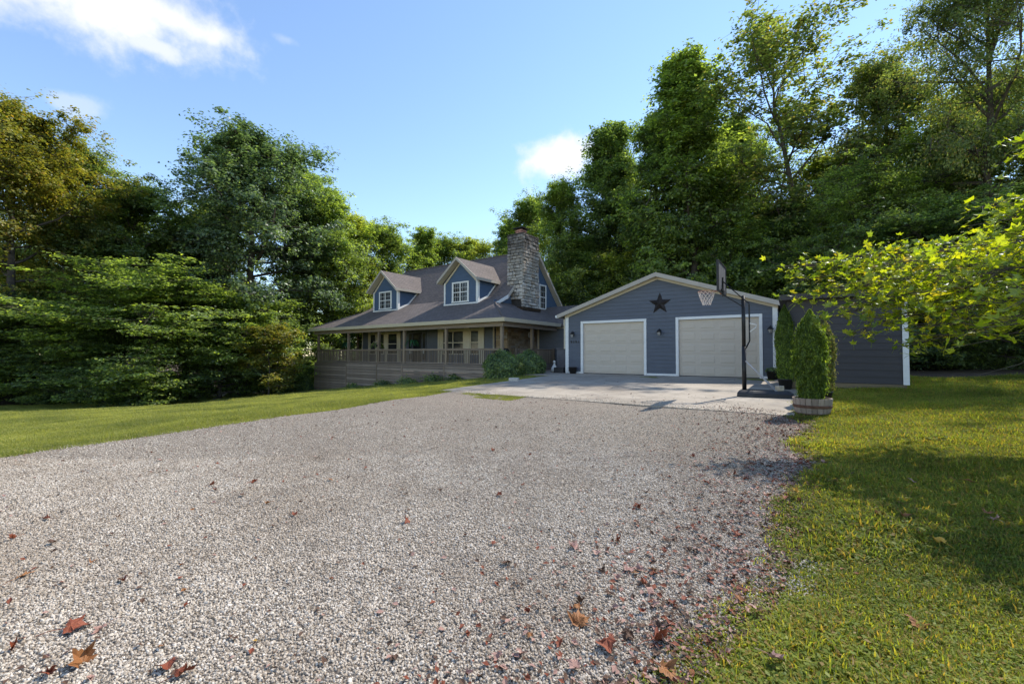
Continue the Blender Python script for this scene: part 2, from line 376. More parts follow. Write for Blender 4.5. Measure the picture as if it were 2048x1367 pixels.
# ------------------------------------------------------------------ terrain
YL = [-40, -8, 0, 6.1, 10.2, 13.4, 40]; XL = [-38, -16.5, -11.3, -7.2, -4.5, -2.35, 15]
YR = [-40, -8, 0, .8, 1.9, 2.5, 3.3, 4.6, 6.3, 8.1, 9.3, 40]; XR = [-14, -4, -.75, -.2, .5, 1.2, 1.9, 3.0, 4.2, 5.35, 5.75, 6]
def wob(x, y): return .10 * np.sin(2.1 * x + 1.3 * y) + .07 * np.sin(5.3 * y - 3.7 * x) + .035 * np.sin(13 * y + 9 * x)
def gravel_in(x, y, grow=0.0):
    """signed distance-like value, > 0 on the gravel"""
    x = np.asarray(x, float); y = np.asarray(y, float); v = x * ST + y * CT
    w = wob(x, y)
    a = (x - np.interp(y, YL, XL)) * .84 + w * .6
    b = (np.interp(y, YR, XR) - x) * .8 + w
    c = 10.42 + .5 * w + .08 * np.sin(3 * x) - v
    return np.minimum(np.minimum(a, b), c) + grow
def woods_in(x, y):
    """> 0 in the wood"""
    x = np.asarray(x, float); y = np.asarray(y, float); u = x * CT - y * ST; v = x * ST + y * CT
    r = np.hypot(x, y)
    left = np.minimum(-x - 8.0, np.interp(x, [-120, -31, -24, -18, -14], [-30, 2, .5, -1, -6]) + (y - np.interp(x, [-60, -31, -22, -16, -8], [20, 26.0, 29.5, 33.5, 40])))
    rear = v - 29
    right = np.minimum(y - np.interp(x, [8, 12, 14, 17, 22, 60], [40, 15.5, 13.2, 12.2, 11, 3]), x - 8)
    return np.maximum(np.maximum(left, rear), right) + .6 * np.sin(.8 * x + .5 * y) + .3 * np.sin(2.3 * y - 1.7 * x)
def grid_sheet(name, xs, ys, dz, m, keep=None, litter=False):
    X, Y = np.meshgrid(xs, ys); Z = gz(X, Y) + dz
    V = np.stack([X, Y, Z], -1).reshape(-1, 3); nx = len(xs)
    i = np.arange((len(ys) - 1) * (nx - 1)); r = i // (nx - 1); c = i % (nx - 1); k = r * nx + c
    F = np.stack([k, k + 1, k + nx + 1, k + nx], -1)
    if keep is not None:
        ce = V[F].mean(1); F = F[keep(ce[:, 0], ce[:, 1])]
        used, inv = np.unique(F, return_inverse=True); V = V[used]; F = inv.reshape(F.shape)
    me = np_mesh(name, V, F, m); me.polygons.foreach_set('use_smooth', [True] * len(me.polygons))
    if litter:
        w = np.clip(woods_in(V[:, 0], V[:, 1]) / 1.6 + .5, 0, 1)
        at = me.attributes.new('litter', 'FLOAT', 'POINT'); at.data.foreach_set('value', w.astype(np.float32))
    o = bpy.data.objects.new(name, me); COL.objects.link(o); o['kind'] = 'structure'; return o
def nonuni(lo, hi, fine0, fine1, fine, coarse):
    a = list(np.arange(fine0, fine1, fine)); x = fine0; st = fine
    pre = []
    while x > lo: st = min(coarse, st * 1.12); x -= st; pre.append(x)
    x = a[-1]; st = fine; post = []
    while x < hi: st = min(coarse, st * 1.12); x += st; post.append(x)
    return np.array(pre[::-1] + a + post)
grid_sheet('ground', nonuni(-400, 400, -40, 30, .5, 25), nonuni(-60, 600, -6, 45, .5, 25), 0, M_LAWN, litter=True)
grid_sheet('gravel_driveway', np.arange(-24, 6.5, .09), np.arange(-6, 15.5, .09), .022, M_GRAVEL, lambda x, y: gravel_in(x, y) > 0)
pad = empty('concrete_pad', (*uv(-5.6, 10.2), 0), -TH); pad['kind'] = 'structure'
def slab(u0, u1, v0, v1, n=14):
    us, vs = np.linspace(u0, u1, n), np.linspace(v0, v1, n); mb = MB(); V = []
    def top(u, v): return float(np.interp(v, [9, 10.2, 19.2, 30], [.25, .285, .545, .56])) + .0
    for v in vs:
        for u in us: V.append((u + 5.6, v - 10.2 , top(u, v)))
    k = len(V); V += [(a, b, c - .35) for a, b, c in V]
    F = []
    for i in range(n - 1):
        for j in range(n - 1):
            q = (i * n + j, i * n + j + 1, (i + 1) * n + j + 1, (i + 1) * n + j); F.append(q)
    rim = [j for j in range(n)] + [i * n + n - 1 for i in range(1, n)] + [(n - 1) * n + j for j in range(n - 2, -1, -1)] + [i * n for i in range(n - 2, 0, -1)]
    for a, b in zip(rim, rim[1:] + rim[:1]): F.append((a, b, b + k, a + k))
    mb.add(V, F); return mb.build('slab', M_CONC, pad)
slab(-10.4, -5.665, 10.2, 20.2); slab(-5.645, -.5, 10.2, 20.2); slab(-12.5, -10.42, 17.6, 24.5)

# ------------------------------------------------------------------ windows, siding
def lap_wall(name, m, parent, x0, x1, z0, z1, y, expo=.15, clip=None, axis='x', out=-1):
    """lap siding as one stepped skin; clip(z) -> (a, b) narrows a course (gables)"""
    mb = MB(); z = z0
    while z < z1 - 1e-4:
        zz = min(z + expo, z1); lo = clip(z) if clip else (x0, x1); hi = clip(zz) if clip else (x0, x1)
        if lo[1] - lo[0] < .02: break
        if hi[1] - hi[0] < 0: hi = ((hi[0] + hi[1]) / 2,) * 2
        th = .018
        P = [(lo[0], y + out * th, z), (lo[1], y + out * th, z), (hi[1], y + out * .003, zz), (hi[0], y + out * .003, zz), (lo[0], y, z), (lo[1], y, z)]
        if axis == 'y': P = [(b, a, c) for a, b, c in P]
        mb.add(P, [(0, 1, 2, 3), (4, 5, 1, 0)]); z = zz
    o = mb.build(name, m, parent)
    return o
def window(parent, x0, x1, z0, z1, y, trim=.09, cols=2, mull=True, m=None, grille=True, blind=None, axis='x', out=-1):
    """outer trim size x0..x1; axis 'y' turns it onto a side wall"""
    m = m or M_WHITE
    def B(mb, a0, a1, d0, d1, c0, c1):
        d0, d1 = y + out * d0, y + out * d1
        if d0 > d1: d0, d1 = d1, d0
        return mb.box(a0, a1, d0, d1, c0, c1) if axis == 'x' else mb.box(d0, d1, a0, a1, c0, c1)
    mb = MB(); B(mb, x0 + trim, x1 - trim, .005, .022, z0 + trim, z1 - trim); w = mb.build('window', M_GLASS, parent)
    f = MB(); B(f, x0, x1, .0, .05, z1 - trim, z1); B(f, x0 - .02, x1 + .02, .0, .07, z0, z0 + trim * .8)
    B(f, x0, x0 + trim, .0, .045, z0 + trim * .8, z1 - trim); B(f, x1 - trim, x1, .0, .045, z0 + trim * .8, z1 - trim); f.build('frame', m, w)
    i0, i1 = x0 + trim, x1 - trim; j0, j1 = z0 + trim * .8, z1 - trim
    s = MB(); n = cols
    for k in range(n):
        a, b = i0 + (i1 - i0) * k / n, i0 + (i1 - i0) * (k + 1) / n
        if k: B(s, a - .035, a + .035, .024, .055, j0, j1)
        B(s, a + .036, b - .036, .024, .05, (j0 + j1) / 2 - .028, (j0 + j1) / 2 + .028)
        B(s, a + .0, a + .034, .0235, .042, j0 + .001, j1 - .001); B(s, b - .034, b, .0235, .042, j0 + .001, j1 - .001)
        if grille:
            for q in (.33, .67): B(s, a + (b - a) * q - .005, a + (b - a) * q + .005, .023, .033, j0, j1)
            for q in (.25, .75): B(s, a + .036, b - .036, .0225, .0315, j0 + (j1 - j0) * q - .008, j0 + (j1 - j0) * q + .008)
    s.build('sash', m, w)
    return w

# ------------------------------------------------------------------ house
house = tag(empty('house', (*HOUSE_O, 0), -TH), 'blue story and a half house with wraparound porch, two dormers and stone chimney', 'house')
H = house
EZ, BB, BZ, RB, RZ, SL = 3.40, 3.83, 5.21, 7.29, 8.73, 1.0175
ps = (BZ - EZ) / BB
AL, AR = -19.04, 0.0                                          # porch roof ends
RL, RR = -16.4, -2.55                                         # main roof ends
WL, WR, WF, WBK = -16.1, -2.85, 2.75, 11.83                   # walls
T = .16
def pz(b): return EZ + ps * b
# roof: main gable
rf = MB(); rb = 12.35; rbz = RZ - SL * (rb - RB)
rf.prism([(RL, BB, BZ), (RL, RB, RZ), (RL, rb, rbz), (RL, rb, rbz - T), (RL, RB, RZ - T * 1.4), (RL, BB, BZ - T)], (RR - RL, 0, 0))
roof = rf.build('roof', M_ROOFX, H)
MB().tube([(RL, RB, RZ + .01), (RR, RB, RZ + .01)], .06, 6).build('ridge_cap', M_ROOFY, roof)
# porch roof, front with hips
ho = -RR - 0.0
pf = MB(); hl = RL - AL
def slabpoly(mb, top):
    mb.prism(top, (0, 0, -T))
slabpoly(pf, [(AL, 0, EZ), (AR, 0, EZ), (RR, -RR, pz(-RR)), (RR, BB - .004, BZ - .004), (RL, BB - .004, BZ - .004), (RL, hl, pz(hl))])
pf.build('porch_roof', M_ROOFX, H)
pr = MB(); PE = 5.93
slabpoly(pr, [(AR, 0.003, EZ), (AR, PE, EZ), (WR, PE - WR, pz(-WR)), (WR, -WR, pz(-WR) - .002)])
pr.build('porch_side_roof', M_ROOFY, H)
pl = MB(); hw = WL - AL
slabpoly(pl, [(AL, 0.003, EZ), (WL, hw, pz(hw) - .002), (WL, 9, pz(hw)), (AL, 9, EZ)])
pl.build('porch_side_roof', M_ROOFY, H)
MB().tube([(AR, 0, EZ + .0), (RR, -RR, pz(-RR) + .0)], .07, 6).build('hip_cap', M_ROOFY, H)
MB().tube([(AL, 0, EZ + .0), (RL, hl, pz(hl) + .0)], .07, 6).build('hip_cap', M_ROOFY, H)
# breezeway roof between porch and garage
bz = MB(); slabpoly(bz, [(AR + .002, PE + .002, EZ + .002), (3.4, PE + .002, EZ + .002), (3.4, PE + 3.2, pz(3.2)), (WR, PE + 3.2, pz(3.2)), (WR, PE - WR, pz(-WR) - .004)])
bz.build('breezeway_roof', M_ROOFX, H)
# gutter and fascia
g = MB(); GZ0, GZ1 = EZ - .19, EZ + .012
g.prism([(AL - .02, -.13, GZ1), (AL - .02, -.005, GZ1), (AL - .02, -.005, GZ0), (AL - .02, -.09, GZ0)], (AR - AL + .15, 0, 0))
g.build('gutter', M_CREAM, H)
g = MB(); g.prism([(AR + .13, .002, GZ1 - .003), (AR + .005, .002, GZ1 - .003), (AR + .005, .002, GZ0 + .002), (AR + .09, .002, GZ0 + .002)], (0, PE + .1, 0)); g.build('gutter', M_CREAM, H)
MB().box(AL + .25, AR - .25, .28, .42, 2.98, 3.2).build('porch_beam', M_DECK, H)
MB().box(AR - .42, AR - .28, .43, PE + .1, 2.98, 3.2).build('porch_beam', M_DECK, H)
MB().box(AL + .1, AR - .1, .03, 2.72, 3.205, 3.225).build('porch_ceiling', M_CREAM, H)
MB().box(WR + .02, AR - .1, 2.721, PE + .05, 3.205, 3.225).build('porch_ceiling', M_CREAM, H)
# rakes of the right gable
for sgn, b0, z0 in ((1, rb, rbz), (-1, BB, BZ)):
    mb = MB(); mb.prism([(RR + .004, RB, RZ + .02), (RR + .004, b0, z0 + .02), (RR + .004, b0, z0 - .22), (RR + .004, RB, RZ - .25)], (.04, 0, 0)); mb.build('rake_board', M_TAUPE, H)
    mb = MB(); mb.prism([(WR + .02, RB, RZ - .26), (WR + .02, b0, z0 - .24), (WR + .02, b0, z0 - .27), (WR + .02, RB, RZ - .29)], (RR - WR - .02, 0, 0)); mb.build('soffit', M_CREAM, H)
mb = MB(); mb.prism([(RR + .004, -RR + .02, pz(-RR) + .02), (RR + .004, BB, BZ + .015), (RR + .004, BB, BZ - .2), (RR + .004, -RR + .4, pz(-RR) + .01)], (.04, 0, 0)); mb.build('rake_board', M_WHITE, H)
mb = MB(); mb.prism([(RL - .045, RB, RZ + .02), (RL - .045, BB, BZ + .02), (RL - .045, BB, BZ - .22), (RL - .045, RB, RZ - .25)], (.04, 0, 0)); mb.build('rake_board', M_TAUPE, H)
# walls
lap_wall('front_wall', M_BLUED, H, WL, WR, .84, 3.2, WF, .16)
MB().box(WL, WR, WF + .003, WF + .2, .3, pz(WF) - T - .01).build('wall_core', M_BLUED, H)
def gclip(z):
    if z < 4.9: return (WF, WBK)
    h = (RZ - .2 - z) / SL; return (RB - h, RB + h)
lap_wall('gable_wall', M_BLUEG, H, WF, WBK, .84, RZ - .25, WR, .16, gclip, 'y', 1)
mb = MB(); mb.prism([(WR - .25, WF + .21, .3), (WR - .25, WBK, .3), (WR - .25, WBK, 3.9), (WR - .25, RB, RZ - .3), (WR - .25, WF + .9, 4.6), (WR - .25, WF + .21, 4.3)], (.24, 0, 0)); mb.build('wall_core', M_BLUEG, H)
mb = MB(); mb.prism([(WL + .01, WF + .21, .3), (WL + .01, WBK, .3), (WL + .01, WBK, 3.9), (WL + .01, RB, RZ - .3), (WL + .01, WF + .9, 4.6), (WL + .01, WF + .21, 4.3)], (.24, 0, 0)); mb.build('wall_core', M_BLUEG, H)
MB().box(WL + .26, WR - .26, WBK - .2, WBK, .3, 3.7).build('wall_core', M_BLUED, H)
MB().box(WR - .02, WR + .025, WF - .03, WF + .1, .84, 3.2).build('corner_board', M_CREAM, H)
MB().box(WL - .02, WL + .1, WF - .03, WF - .021, .84, 3.2).build('corner_board', M_CREAM, H)
window(H, 7.96, 8.9, 4.7, 6.48, WR + .02, .1, 1, axis='y', out=1)
MB().box(WR + .02, WR + .05, WF + 5.2, WBK, 4.62, 4.69).build('sill_band', M_WHITE, H)
# porch windows: cream pilasters from floor to ceiling with sashes, header and sill between
def bay(edges, pil):
    for (a0, a1) in pil: MB().box(a0, a1, WF - .085, WF - .02, .86, 3.2).build('pilaster', M_CREAM, H, bevel=.01)
    for (a0, a1, c) in edges:
        window(H, a0 + .004, a1 - .004, 1.44, 3.02, WF - .02, .075, c, m=M_CREAM, grille=False)
        MB().box(a0 + .002, a1 - .002, WF - .075, WF - .022, 3.03, 3.12).build('window_header', M_CREAM, H)
bay([(-15.1, -14.27, 1), (-14.1, -13.25, 1), (-12.95, -11.75, 1)], [(-15.25, -15.1), (-14.27, -14.1), (-13.25, -12.95), (-11.75, -11.45)])
bay([(-7.2, -5.2, 2), (-4.75, -3.92, 1)], [(-7.6, -7.4), (-7.38, -7.2), (-5.2, -4.75), (-3.92, -3.55)])
# front door with sidelights
MB().box(-10.55, -8.75, WF - .06, WF - .021, .86, 3.05).build('door_surround', M_BLUED, H)
d = MB().box(-10.1, -9.2, WF - .1, WF - .062, .88, 2.95).build('door', M_BLACK, H, bevel=.006)
MB().box(-9.95, -9.35, WF - .115, WF - .102, 1.6, 2.8).build('pane', M_GLASS, d)
MB().lathe([(0, 0), (.03, .01), (.03, .04), (0, .05)], 8, (-9.28, WF - .14, 1.8)).build('handle', M_STEEL, d)
for a0 in (-10.5, -9.1):
    s = MB().box(a0, a0 + .28, WF - .08, WF - .062, 1.1, 2.9).build('sidelight', M_GLASS, H)
    MB().box(a0 + .03, a0 + .25, WF - .095, WF - .083, 1.5, 1.85).build('pane_reflection', M_REFLECT, s)  # pale panel in front of the pane, painted as the reflection in it
# dormers
def dormer(a0, a1):
    am = (a0 + a1) / 2; fb = 2.85; z0, ze = pz(fb) - .02, 6.32; zr = 7.76; rf_ = 2.4; ov = .27
    D = MB(); hs = (zr - ze) / (am - a0 + ov)
    dr = None
    def clip(z):
        if z <= 6.2: return (a0, a1)
        h = (zr - .22 - z) / hs; return (am - h, am + h)
    w = lap_wall('dormer_wall', M_BLUEG, H, a0, a1, z0, zr - .25, fb, .13, clip)
    # cheeks
    for a, s in ((a0, -1), (a1, 1)):
        mb = MB(); bt = BB + (6.2 - BZ) / SL
        z = z0
        while z < 6.2:
            zz = min(z + .13, 6.2)
            def bend(q): return (q - EZ) / ps if q < BZ else BB + (q - BZ) / SL
            mb.add([(a + s * .018, fb, z), (a + s * .018, bend(z) + .03, z), (a + s * .003, bend(zz) + .03, zz), (a + s * .003, fb, zz), (a, fb, z), (a, bend(z) + .03, z)], [(0, 1, 2, 3), (4, 5, 1, 0)]); z = zz
        mb.build('dormer_cheek', M_BLUEG, H)
        # trim that follows the roof up the cheek
        mb = MB(); p = [(fb, pz(fb)), (BB, BZ), (bt + .05, 6.25)]
        mb.prism([(a + s * .02, b, z + .005) for b, z in p] + [(a + s * .02, b - .02, z + .12) for b, z in reversed(p)], (s * .03, 0, 0)); mb.build('dormer_skirt', M_WHITE, H)
        MB().box(min(a, a + s * .055), max(a, a + s * .055), fb - .03, fb + .13, z0, 6.2).build('corner_board', M_WHITE, H)
        x0, x1 = (a0, a0 + .1) if s < 0 else (a1 - .1, a1); MB().box(x0 + (0 if s < 0 else .0005), x1 - (0 if s > 0 else -.0005), fb - .052, fb - .032, z0 + .1, 6.24).build('corner_board', M_WHITE, H)
    MB().box(a0 - .05, a1 + .05, fb - .056, fb - .022, z0 - .06, z0 + .08).build('dormer_sill', M_WHITE, H)
    # roof
    for s in (-1, 1):
        ae = am + s * (am - a0 + ov); b_e = BB + (ze - BZ) / SL + .05; b_r = BB + (zr - BZ) / SL + .05
        mb = MB(); mb.prism([(am + s * .0015, rf_, zr), (ae, rf_, ze), (ae, b_e, ze), (am + s * .0015, b_r, zr)], (0, 0, -.1)); r_ = mb.build('dormer_roof', M_ROOFY, H)
        mb = MB(); mb.prism([(am + s * .001, rf_ - .004, zr + .02), (ae + s * .02, rf_ - .004, ze + .02 - hs * .02), (ae + s * .02, rf_ - .004, ze - .19), (am + s * .001, rf_ - .004, zr - .17)], (0, -.035, 0)); mb.build('rake_board', M_TAUPE, r_)
        mb = MB(); mb.prism([(am + s * .002, rf_ + .001, zr - .12), (ae, rf_ + .001, ze - .12), (ae, rf_ + .001, ze - .15), (am + s * .002, rf_ + .001, zr - .15)], (0, fb - rf_ + .0, 0)); mb.build('soffit', M_CREAM, r_)
        MB().box(min(ae, ae + s * .03), max(ae, ae + s * .03), rf_ - .03, b_e - .1, ze - .18, ze + .005).build('eave_board', M_TAUPE, r_)
        mb = MB(); i0 = .06; mb.prism([(am + s * .0012, fb - .02, zr - .2), (a0 - .0 if s < 0 else a1, fb - .02, 6.19), (a0 if s < 0 else a1, fb - .02, 6.03), (am + s * .0012, fb - .02, zr - .36)], (0, -.03, 0)); mb.build('frieze', M_CREAM, r_)
    wi = window(H, am - .74, am + .74, 4.86, 6.22, fb - .02, .1, 2)
    return w
dormer(-14.8, -11.95); dormer(-7.13, -4.22)
# chimney with single stones
CA0, CA1, CB0, CB1, CZ = -3.12, -1.9, 4.57, 6.42, 9.2
ch = MB().box(CA0 + .05, CA1 - .05, CB0 + .05, CB1 - .05, 4.0, CZ - .04).build('chimney', M_MORTAR, H)
rs = random.Random(3); smesh = []
for k in range(10):
    bm = bmesh.new(); bmesh.ops.create_cube(bm, size=1)
    for v in bm.verts: v.co += Vector((rs.uniform(-.09, .09), rs.uniform(-.02, .02), rs.uniform(-.10, .10)))
    bmesh.ops.bevel(bm, geom=bm.edges[:], offset=.09, segments=1, affect='EDGES')
    for v in bm.verts: v.co += Vector((rs.uniform(-.02, .02), rs.uniform(-.12, .12), rs.uniform(-.02, .02)))
    me = bpy.data.meshes.new('stone'); bm.to_mesh(me); bm.free(); me.materials.append(M_STONE); smesh.append(me)
def stones(face, lo, hi, z0, z1, parent, base):
    z = z0; n = 0; row = 0
    while z < z1 - .05:
        h = rs.uniform(.15, .27); h = min(h, z1 - z); x = lo - (rs.uniform(0, .1))
        while x < hi - .04:
            w = min(rs.uniform(.2, .46), hi - x)
            if hi - x - w < .12: w = hi - x
            xx = max(x, lo); w2 = x + w - xx; cx = xx + w2 / 2; dep = rs.uniform(.14, .19)
            loc, rot = ((cx, base, z + h / 2), (0, 0, 0)) if face == 'front' else ((base, cx, z + h / 2), (0, 0, math.pi / 2))
            link('stone', rs.choice(smesh), parent, loc, (rot[0], rot[1] + rs.uniform(-.05, .05), rot[2] + rs.choice((0, math.pi))), (w2 * .93, dep * rs.uniform(1, 1.35), h * .89)); n += 1
            x += w
        z += h
    return n
nst = stones('front', CA0, CA1 - .02, 5.0, CZ, ch, CB0 + .04) + stones('side', CB0 - .02, CB1, 4.45, CZ, ch, CA1 - .04)
MB().box(CA0 - .03, CA1 + .03, CB0 - .03, CB1 + .03, CZ, CZ + .09).build('chimney_cap', M_MORTAR, ch, bevel=.02)
MB().box(-2.85, -2.35, 5.1, 5.6, CZ + .09, CZ + .36).build('flue', M_FLUE, ch, bevel=.02)
MB().box(-2.9, -2.3, 5.05, 5.65, CZ + .37, CZ + .42).box(-2.84, -2.36, 5.11, 5.59, CZ + .42, CZ + .49).build('flue_collar', M_FLUE, ch)
MB().box(-3.0, -2.2, 4.95, 5.75, CZ + .56, CZ + .60).box(-2.75, -2.45, 5.2, 5.5, CZ + .49, CZ + .56).build('spark_cap', M_BLACK, ch)
MB().box(CA0 - .02, CA1 + .11, CB0 - .13, CB1 + .1, 4.3, 4.48 + .02).build('flashing', M_SOIL, ch)
# stone breast on the porch
def breast(parent):
    mb = MB(); z = .86; r2 = random.Random(5)
    def st(x, y, z, dx, dy, dz):
        c = [(-1, -1, -1), (1, -1, -1), (1, 1, -1), (-1, 1, -1), (-1, -1, 1), (1, -1, 1), (1, 1, 1), (-1, 1, 1)]
        mb.add([(x + a * dx * r2.uniform(.9, 1), y + b * dy * r2.uniform(.88, 1), z + c_ * dz * r2.uniform(.85, 1)) for a, b, c_ in c], [(0, 3, 2, 1), (4, 5, 6, 7), (0, 1, 5, 4), (1, 2, 6, 5), (2, 3, 7, 6), (3, 0, 4, 7)])
    while z < 3.18:
        h = min(r2.uniform(.12, .22), 3.2 - z); y = 2.95
        while y < 6.1:
            w = min(r2.uniform(.2, .45), 6.2 - y); st(-1.93, y + w / 2, z + h / 2, .06, w / 2, h / 2); y += w
        x = -2.8
        while x < -1.95:
            w = min(r2.uniform(.2, .4), -1.93 - x + .02); st(x + w / 2, 2.95, z + h / 2, w / 2, .05, h / 2); x += w
        z += h
    o = mb.build('chimney_breast', M_WSTONE, parent); o['kind'] = 'stuff'
    MB().box(-2.84, -1.96, 2.97, 6.15, .3, 3.2).build('breast_core', M_MORTAR, parent)
breast(H)
# porch deck
DZ = .84; DA0, DA1, DB0 = -18.7, -.3, .32
MB().box(DA0, DA1, DB0, WF - .02, DZ - .04, DZ).build('deck', M_DECK, H)
MB().box(WR + .02, DA1, WF - .019, PE, DZ - .041, DZ - .001).build('deck', M_DECK, H)
MB().box(DA0 - .04, DA1 + .05, DB0 - .06, DB0 - .003, DZ - .06, DZ + .03).build('deck_rim', M_DECK, H)
MB().box(DA1 + .003, DA1 + .06, DB0 - .002, PE, DZ - .06, DZ + .03).build('deck_rim', M_DECK, H)
posts = [-18.45, -14.45, -10.95, -8.35, -4.6, -.45]
pm = MB().box(-.075, .075, -.075, .075, 0, 1).mesh('post', M_DECKV)
for a in posts: link('post', pm, H, (a, .45, DZ + .002), scl=(1, 1, 2.14))
for b in (3.35, 5.86): link('post', pm, H, (-.42, b, DZ + .002), scl=(1, 1, 2.14 if b < 5 else 1.0))
link('post', pm, H, (-.42, 1.75, DZ + .002), scl=(.7, .7, .98)); link('post', pm, H, (-18.5, 4.0, DZ + .002), scl=(1, 1, 2.14)); link('post', pm, H, (-18.5, 8.0, DZ + .002), scl=(1, 1, 2.14))
bal = MB().box(-.018, .018, -.018, .018, 0, .84).mesh('baluster', M_DECKV)
def rail(p, q):
    p, q = Vector(p), Vector(q); L = (q - p).length; t = (q - p) / L; ax = abs(t.x) > .5
    mb = MB()
    def along(w, z0, z1):
        if ax: mb.box(min(p.x, q.x), max(p.x, q.x), p.y - w, p.y + w, z0, z1)
        else: mb.box(p.x - w, p.x + w, min(p.y, q.y), max(p.y, q.y), z0, z1)
    along(.07, DZ + .925, DZ + .96); along(.02, DZ + .85, DZ + .922); along(.02, DZ + .07, DZ + .12)
    r = mb.build('porch_railing', M_DECK, H); n = int(L / .125)
    for k in range(1, n): link('baluster', bal, r, p + t * (k * L / n) + Vector((0, .04 if ax else 0, DZ + .05)) + Vector((0 if ax else .04, 0, 0)))
for a, b in zip(posts, posts[1:]): rail((a + .076, .40, 0), (b - .076, .40, 0))
rail((-.40, 1.83, 0), (-.40, 3.27, 0)); rail((-.40, 3.43, 0), (-.40, 5.78, 0)); rail((-18.5, .55, 0), (-18.5, 3.92, 0)); rail((-18.5, 4.08, 0), (-18.5, 7.9, 0))
# skirt of horizontal planks
rs2 = random.Random(11); SK = DB0 - .03; plk = {}
for i, (a, b) in enumerate(zip([DA0] + posts[1:-1], posts[1:-1] + [DA1])):
    gmin = min(gz1(*uv(EU + a, EV + SK)), gz1(*uv(EU + b, EV + SK))) - .1; z = DZ - .07
    while z > gmin:
        mb = MB().box(-(b - a) / 2 + .012, (b - a) / 2 - .012, -.018, .018, -.084, .084)
        o = mb.build('skirt_plank', M_DECK, H, loc=((a + b) / 2, SK + rs2.uniform(-.016, .012), z - .092)); o.rotation_euler = (0, rs2.uniform(-.0012, .0012), 0)
        z -= .188
    if i: MB().box(a - .05, a + .05, SK - .045, SK - .02, gmin - .1, DZ - .06).build('skirt_batten', M_DECKV, H)
MB().box(DA0 - .02, DA0 + .02, SK - .02, 8, -2.2, DZ - .07).build('skirt_side', M_DECK, H)
for k in range(5): MB().box(DA1 + .012, DA1 + .045, SK + .03, PE, DZ - .25 - k * .19, DZ - .07 - k * .19).build('skirt_plank', M_DECK, H)
MB().box(DA1 + .07, DA1 + .42, 4.0, 5.9, .2, .70).build('porch_step', M_DECK, H, bevel=.01)
MB().box(DA1 + .43, DA1 + .75, 4.0, 5.9, .2, .55).build('porch_step', M_DECK, H, bevel=.01)
# breezeway wall
lap_wall('breezeway_wall', M_BLUED, H, WR + .03, 3.6, .45, 3.22, PE + .25, .16)
MB().box(WR + .03, 3.6, PE + .253, PE + .4, .2, 3.3).build('wall_core', M_BLUED, H)
MB().box(-1.8, -1.68, PE + .2, PE + .228, .86, 3.2).build('corner_board', M_CREAM, H)
MB().box(-1.66, 3.5, PE + .2, PE + .228, 3.12, 3.2).build('frieze', M_CREAM, H)

# ------------------------------------------------------------------ garage
GW, GD, GA, GE, GO_, GS = 9.12, 9.5, 5.094, 3.44, .314, .545
gar = tag(empty('garage', (*GAR_O, 0), -GTH), 'blue two door garage with low gable roof and a star', 'garage')
gs = (GA - GE) / (GW / 2 + GO_)
def gtop(a): return GA - .15 - gs * abs(a - GW / 2)
DOORS = [(.95, 3.94), (5.44, 8.49)]; DT = 2.98
mb = MB().prism([(0.05, .02, .3), (.9, .02, .3), (.9, .02, gtop(.9) - .02), (.05, .02, gtop(.05) - .02)], (0, .15, 0))
mb.prism([(4.0, .02, .3), (5.4, .02, .3), (5.4, .02, gtop(5.4) - .02), (GW / 2, .02, gtop(GW / 2) - .02), (4.0, .02, gtop(4.0) - .02)], (0, .15, 0))
mb.prism([(8.55, .02, .3), (GW - .05, .02, .3), (GW - .05, .02, gtop(GW - .05) - .02), (8.55, .02, gtop(8.55) - .02)], (0, .15, 0))
for a0, a1 in ((.901, 3.999), (5.401, 8.549)):
    mb.prism([(a0, .02, DT + .03), (a1, .02, DT + .03), (a1, .02, gtop(a1) - .02), (a0, .02, gtop(a0) - .02)], (0, .15, 0))
wallf = mb.build('front_wall', M_BLUEW, gar)
def side_at(z):
    if z <= gtop(0): return 0, GW
    h = (GA - .15 - z) / gs; return GW / 2 - h, GW / 2 + h
z = GS + .03; rs3 = random.Random(4)
while z < GA - .3:
    zz = z + .168; segs = [(0, GW)]
    if z < DT + .09: segs = [(.17, .83), (4.06, 5.33), (8.6, GW - .17)]
    lo, hi = side_at(z), side_at(min(zz, GA - .16))
    for a0, a1 in segs:
        p0, p1, q0, q1 = max(a0, lo[0]), min(a1, lo[1]), max(a0, hi[0]), min(a1, hi[1])
        if p1 - p0 < .05: continue
        if q1 < q0: q0 = q1 = (q0 + q1) / 2
        mb = MB(); mb.add([(p0, -.022, z), (p1, -.022, z), (q1, -.004, zz), (q0, -.004, zz), (p0, .015, z), (p1, .015, z), (q1, .015, zz), (q0, .015, zz)],
                          [(0, 1, 2, 3), (5, 4, 7, 6), (0, 4, 5, 1), (1, 5, 6, 2), (2, 6, 7, 3), (3, 7, 4, 0)])
        mb.build('siding_plank', M_BLUEW, wallf)
    z = zz
for a0, a1 in ((0, .17), (GW - .17, GW)): MB().box(a0, a1, -.045, .014, GS - .1, gtop(a0 if a0 == 0 else GW) - .0).build('corner_board', M_WHITE, gar, bevel=.006)
for a0, a1 in ((.172, .833), (4.062, 5.328), (8.602, GW - .172)): MB().box(a0, a1, -.04, .014, GS - .02, GS + .085).build('base_board', M_WHITE, gar)
MB().box(0, .15, .18, GD, .2, GE - .1).build('side_wall', M_BLUEW, gar); MB().box(GW - .15, GW, .18, GD, .2, GE - .1).build('side_wall', M_BLUEW, gar)
mb = MB().prism([(.16, GD - .15, .2), (GW - .16, GD - .15, .2), (GW - .16, GD - .15, GE - .1), (GW / 2, GD - .15, GA - .3), (.16, GD - .15, GE - .1)], (0, .14, 0)); mb.build('rear_wall', M_BLUEW, gar)
pnl = None
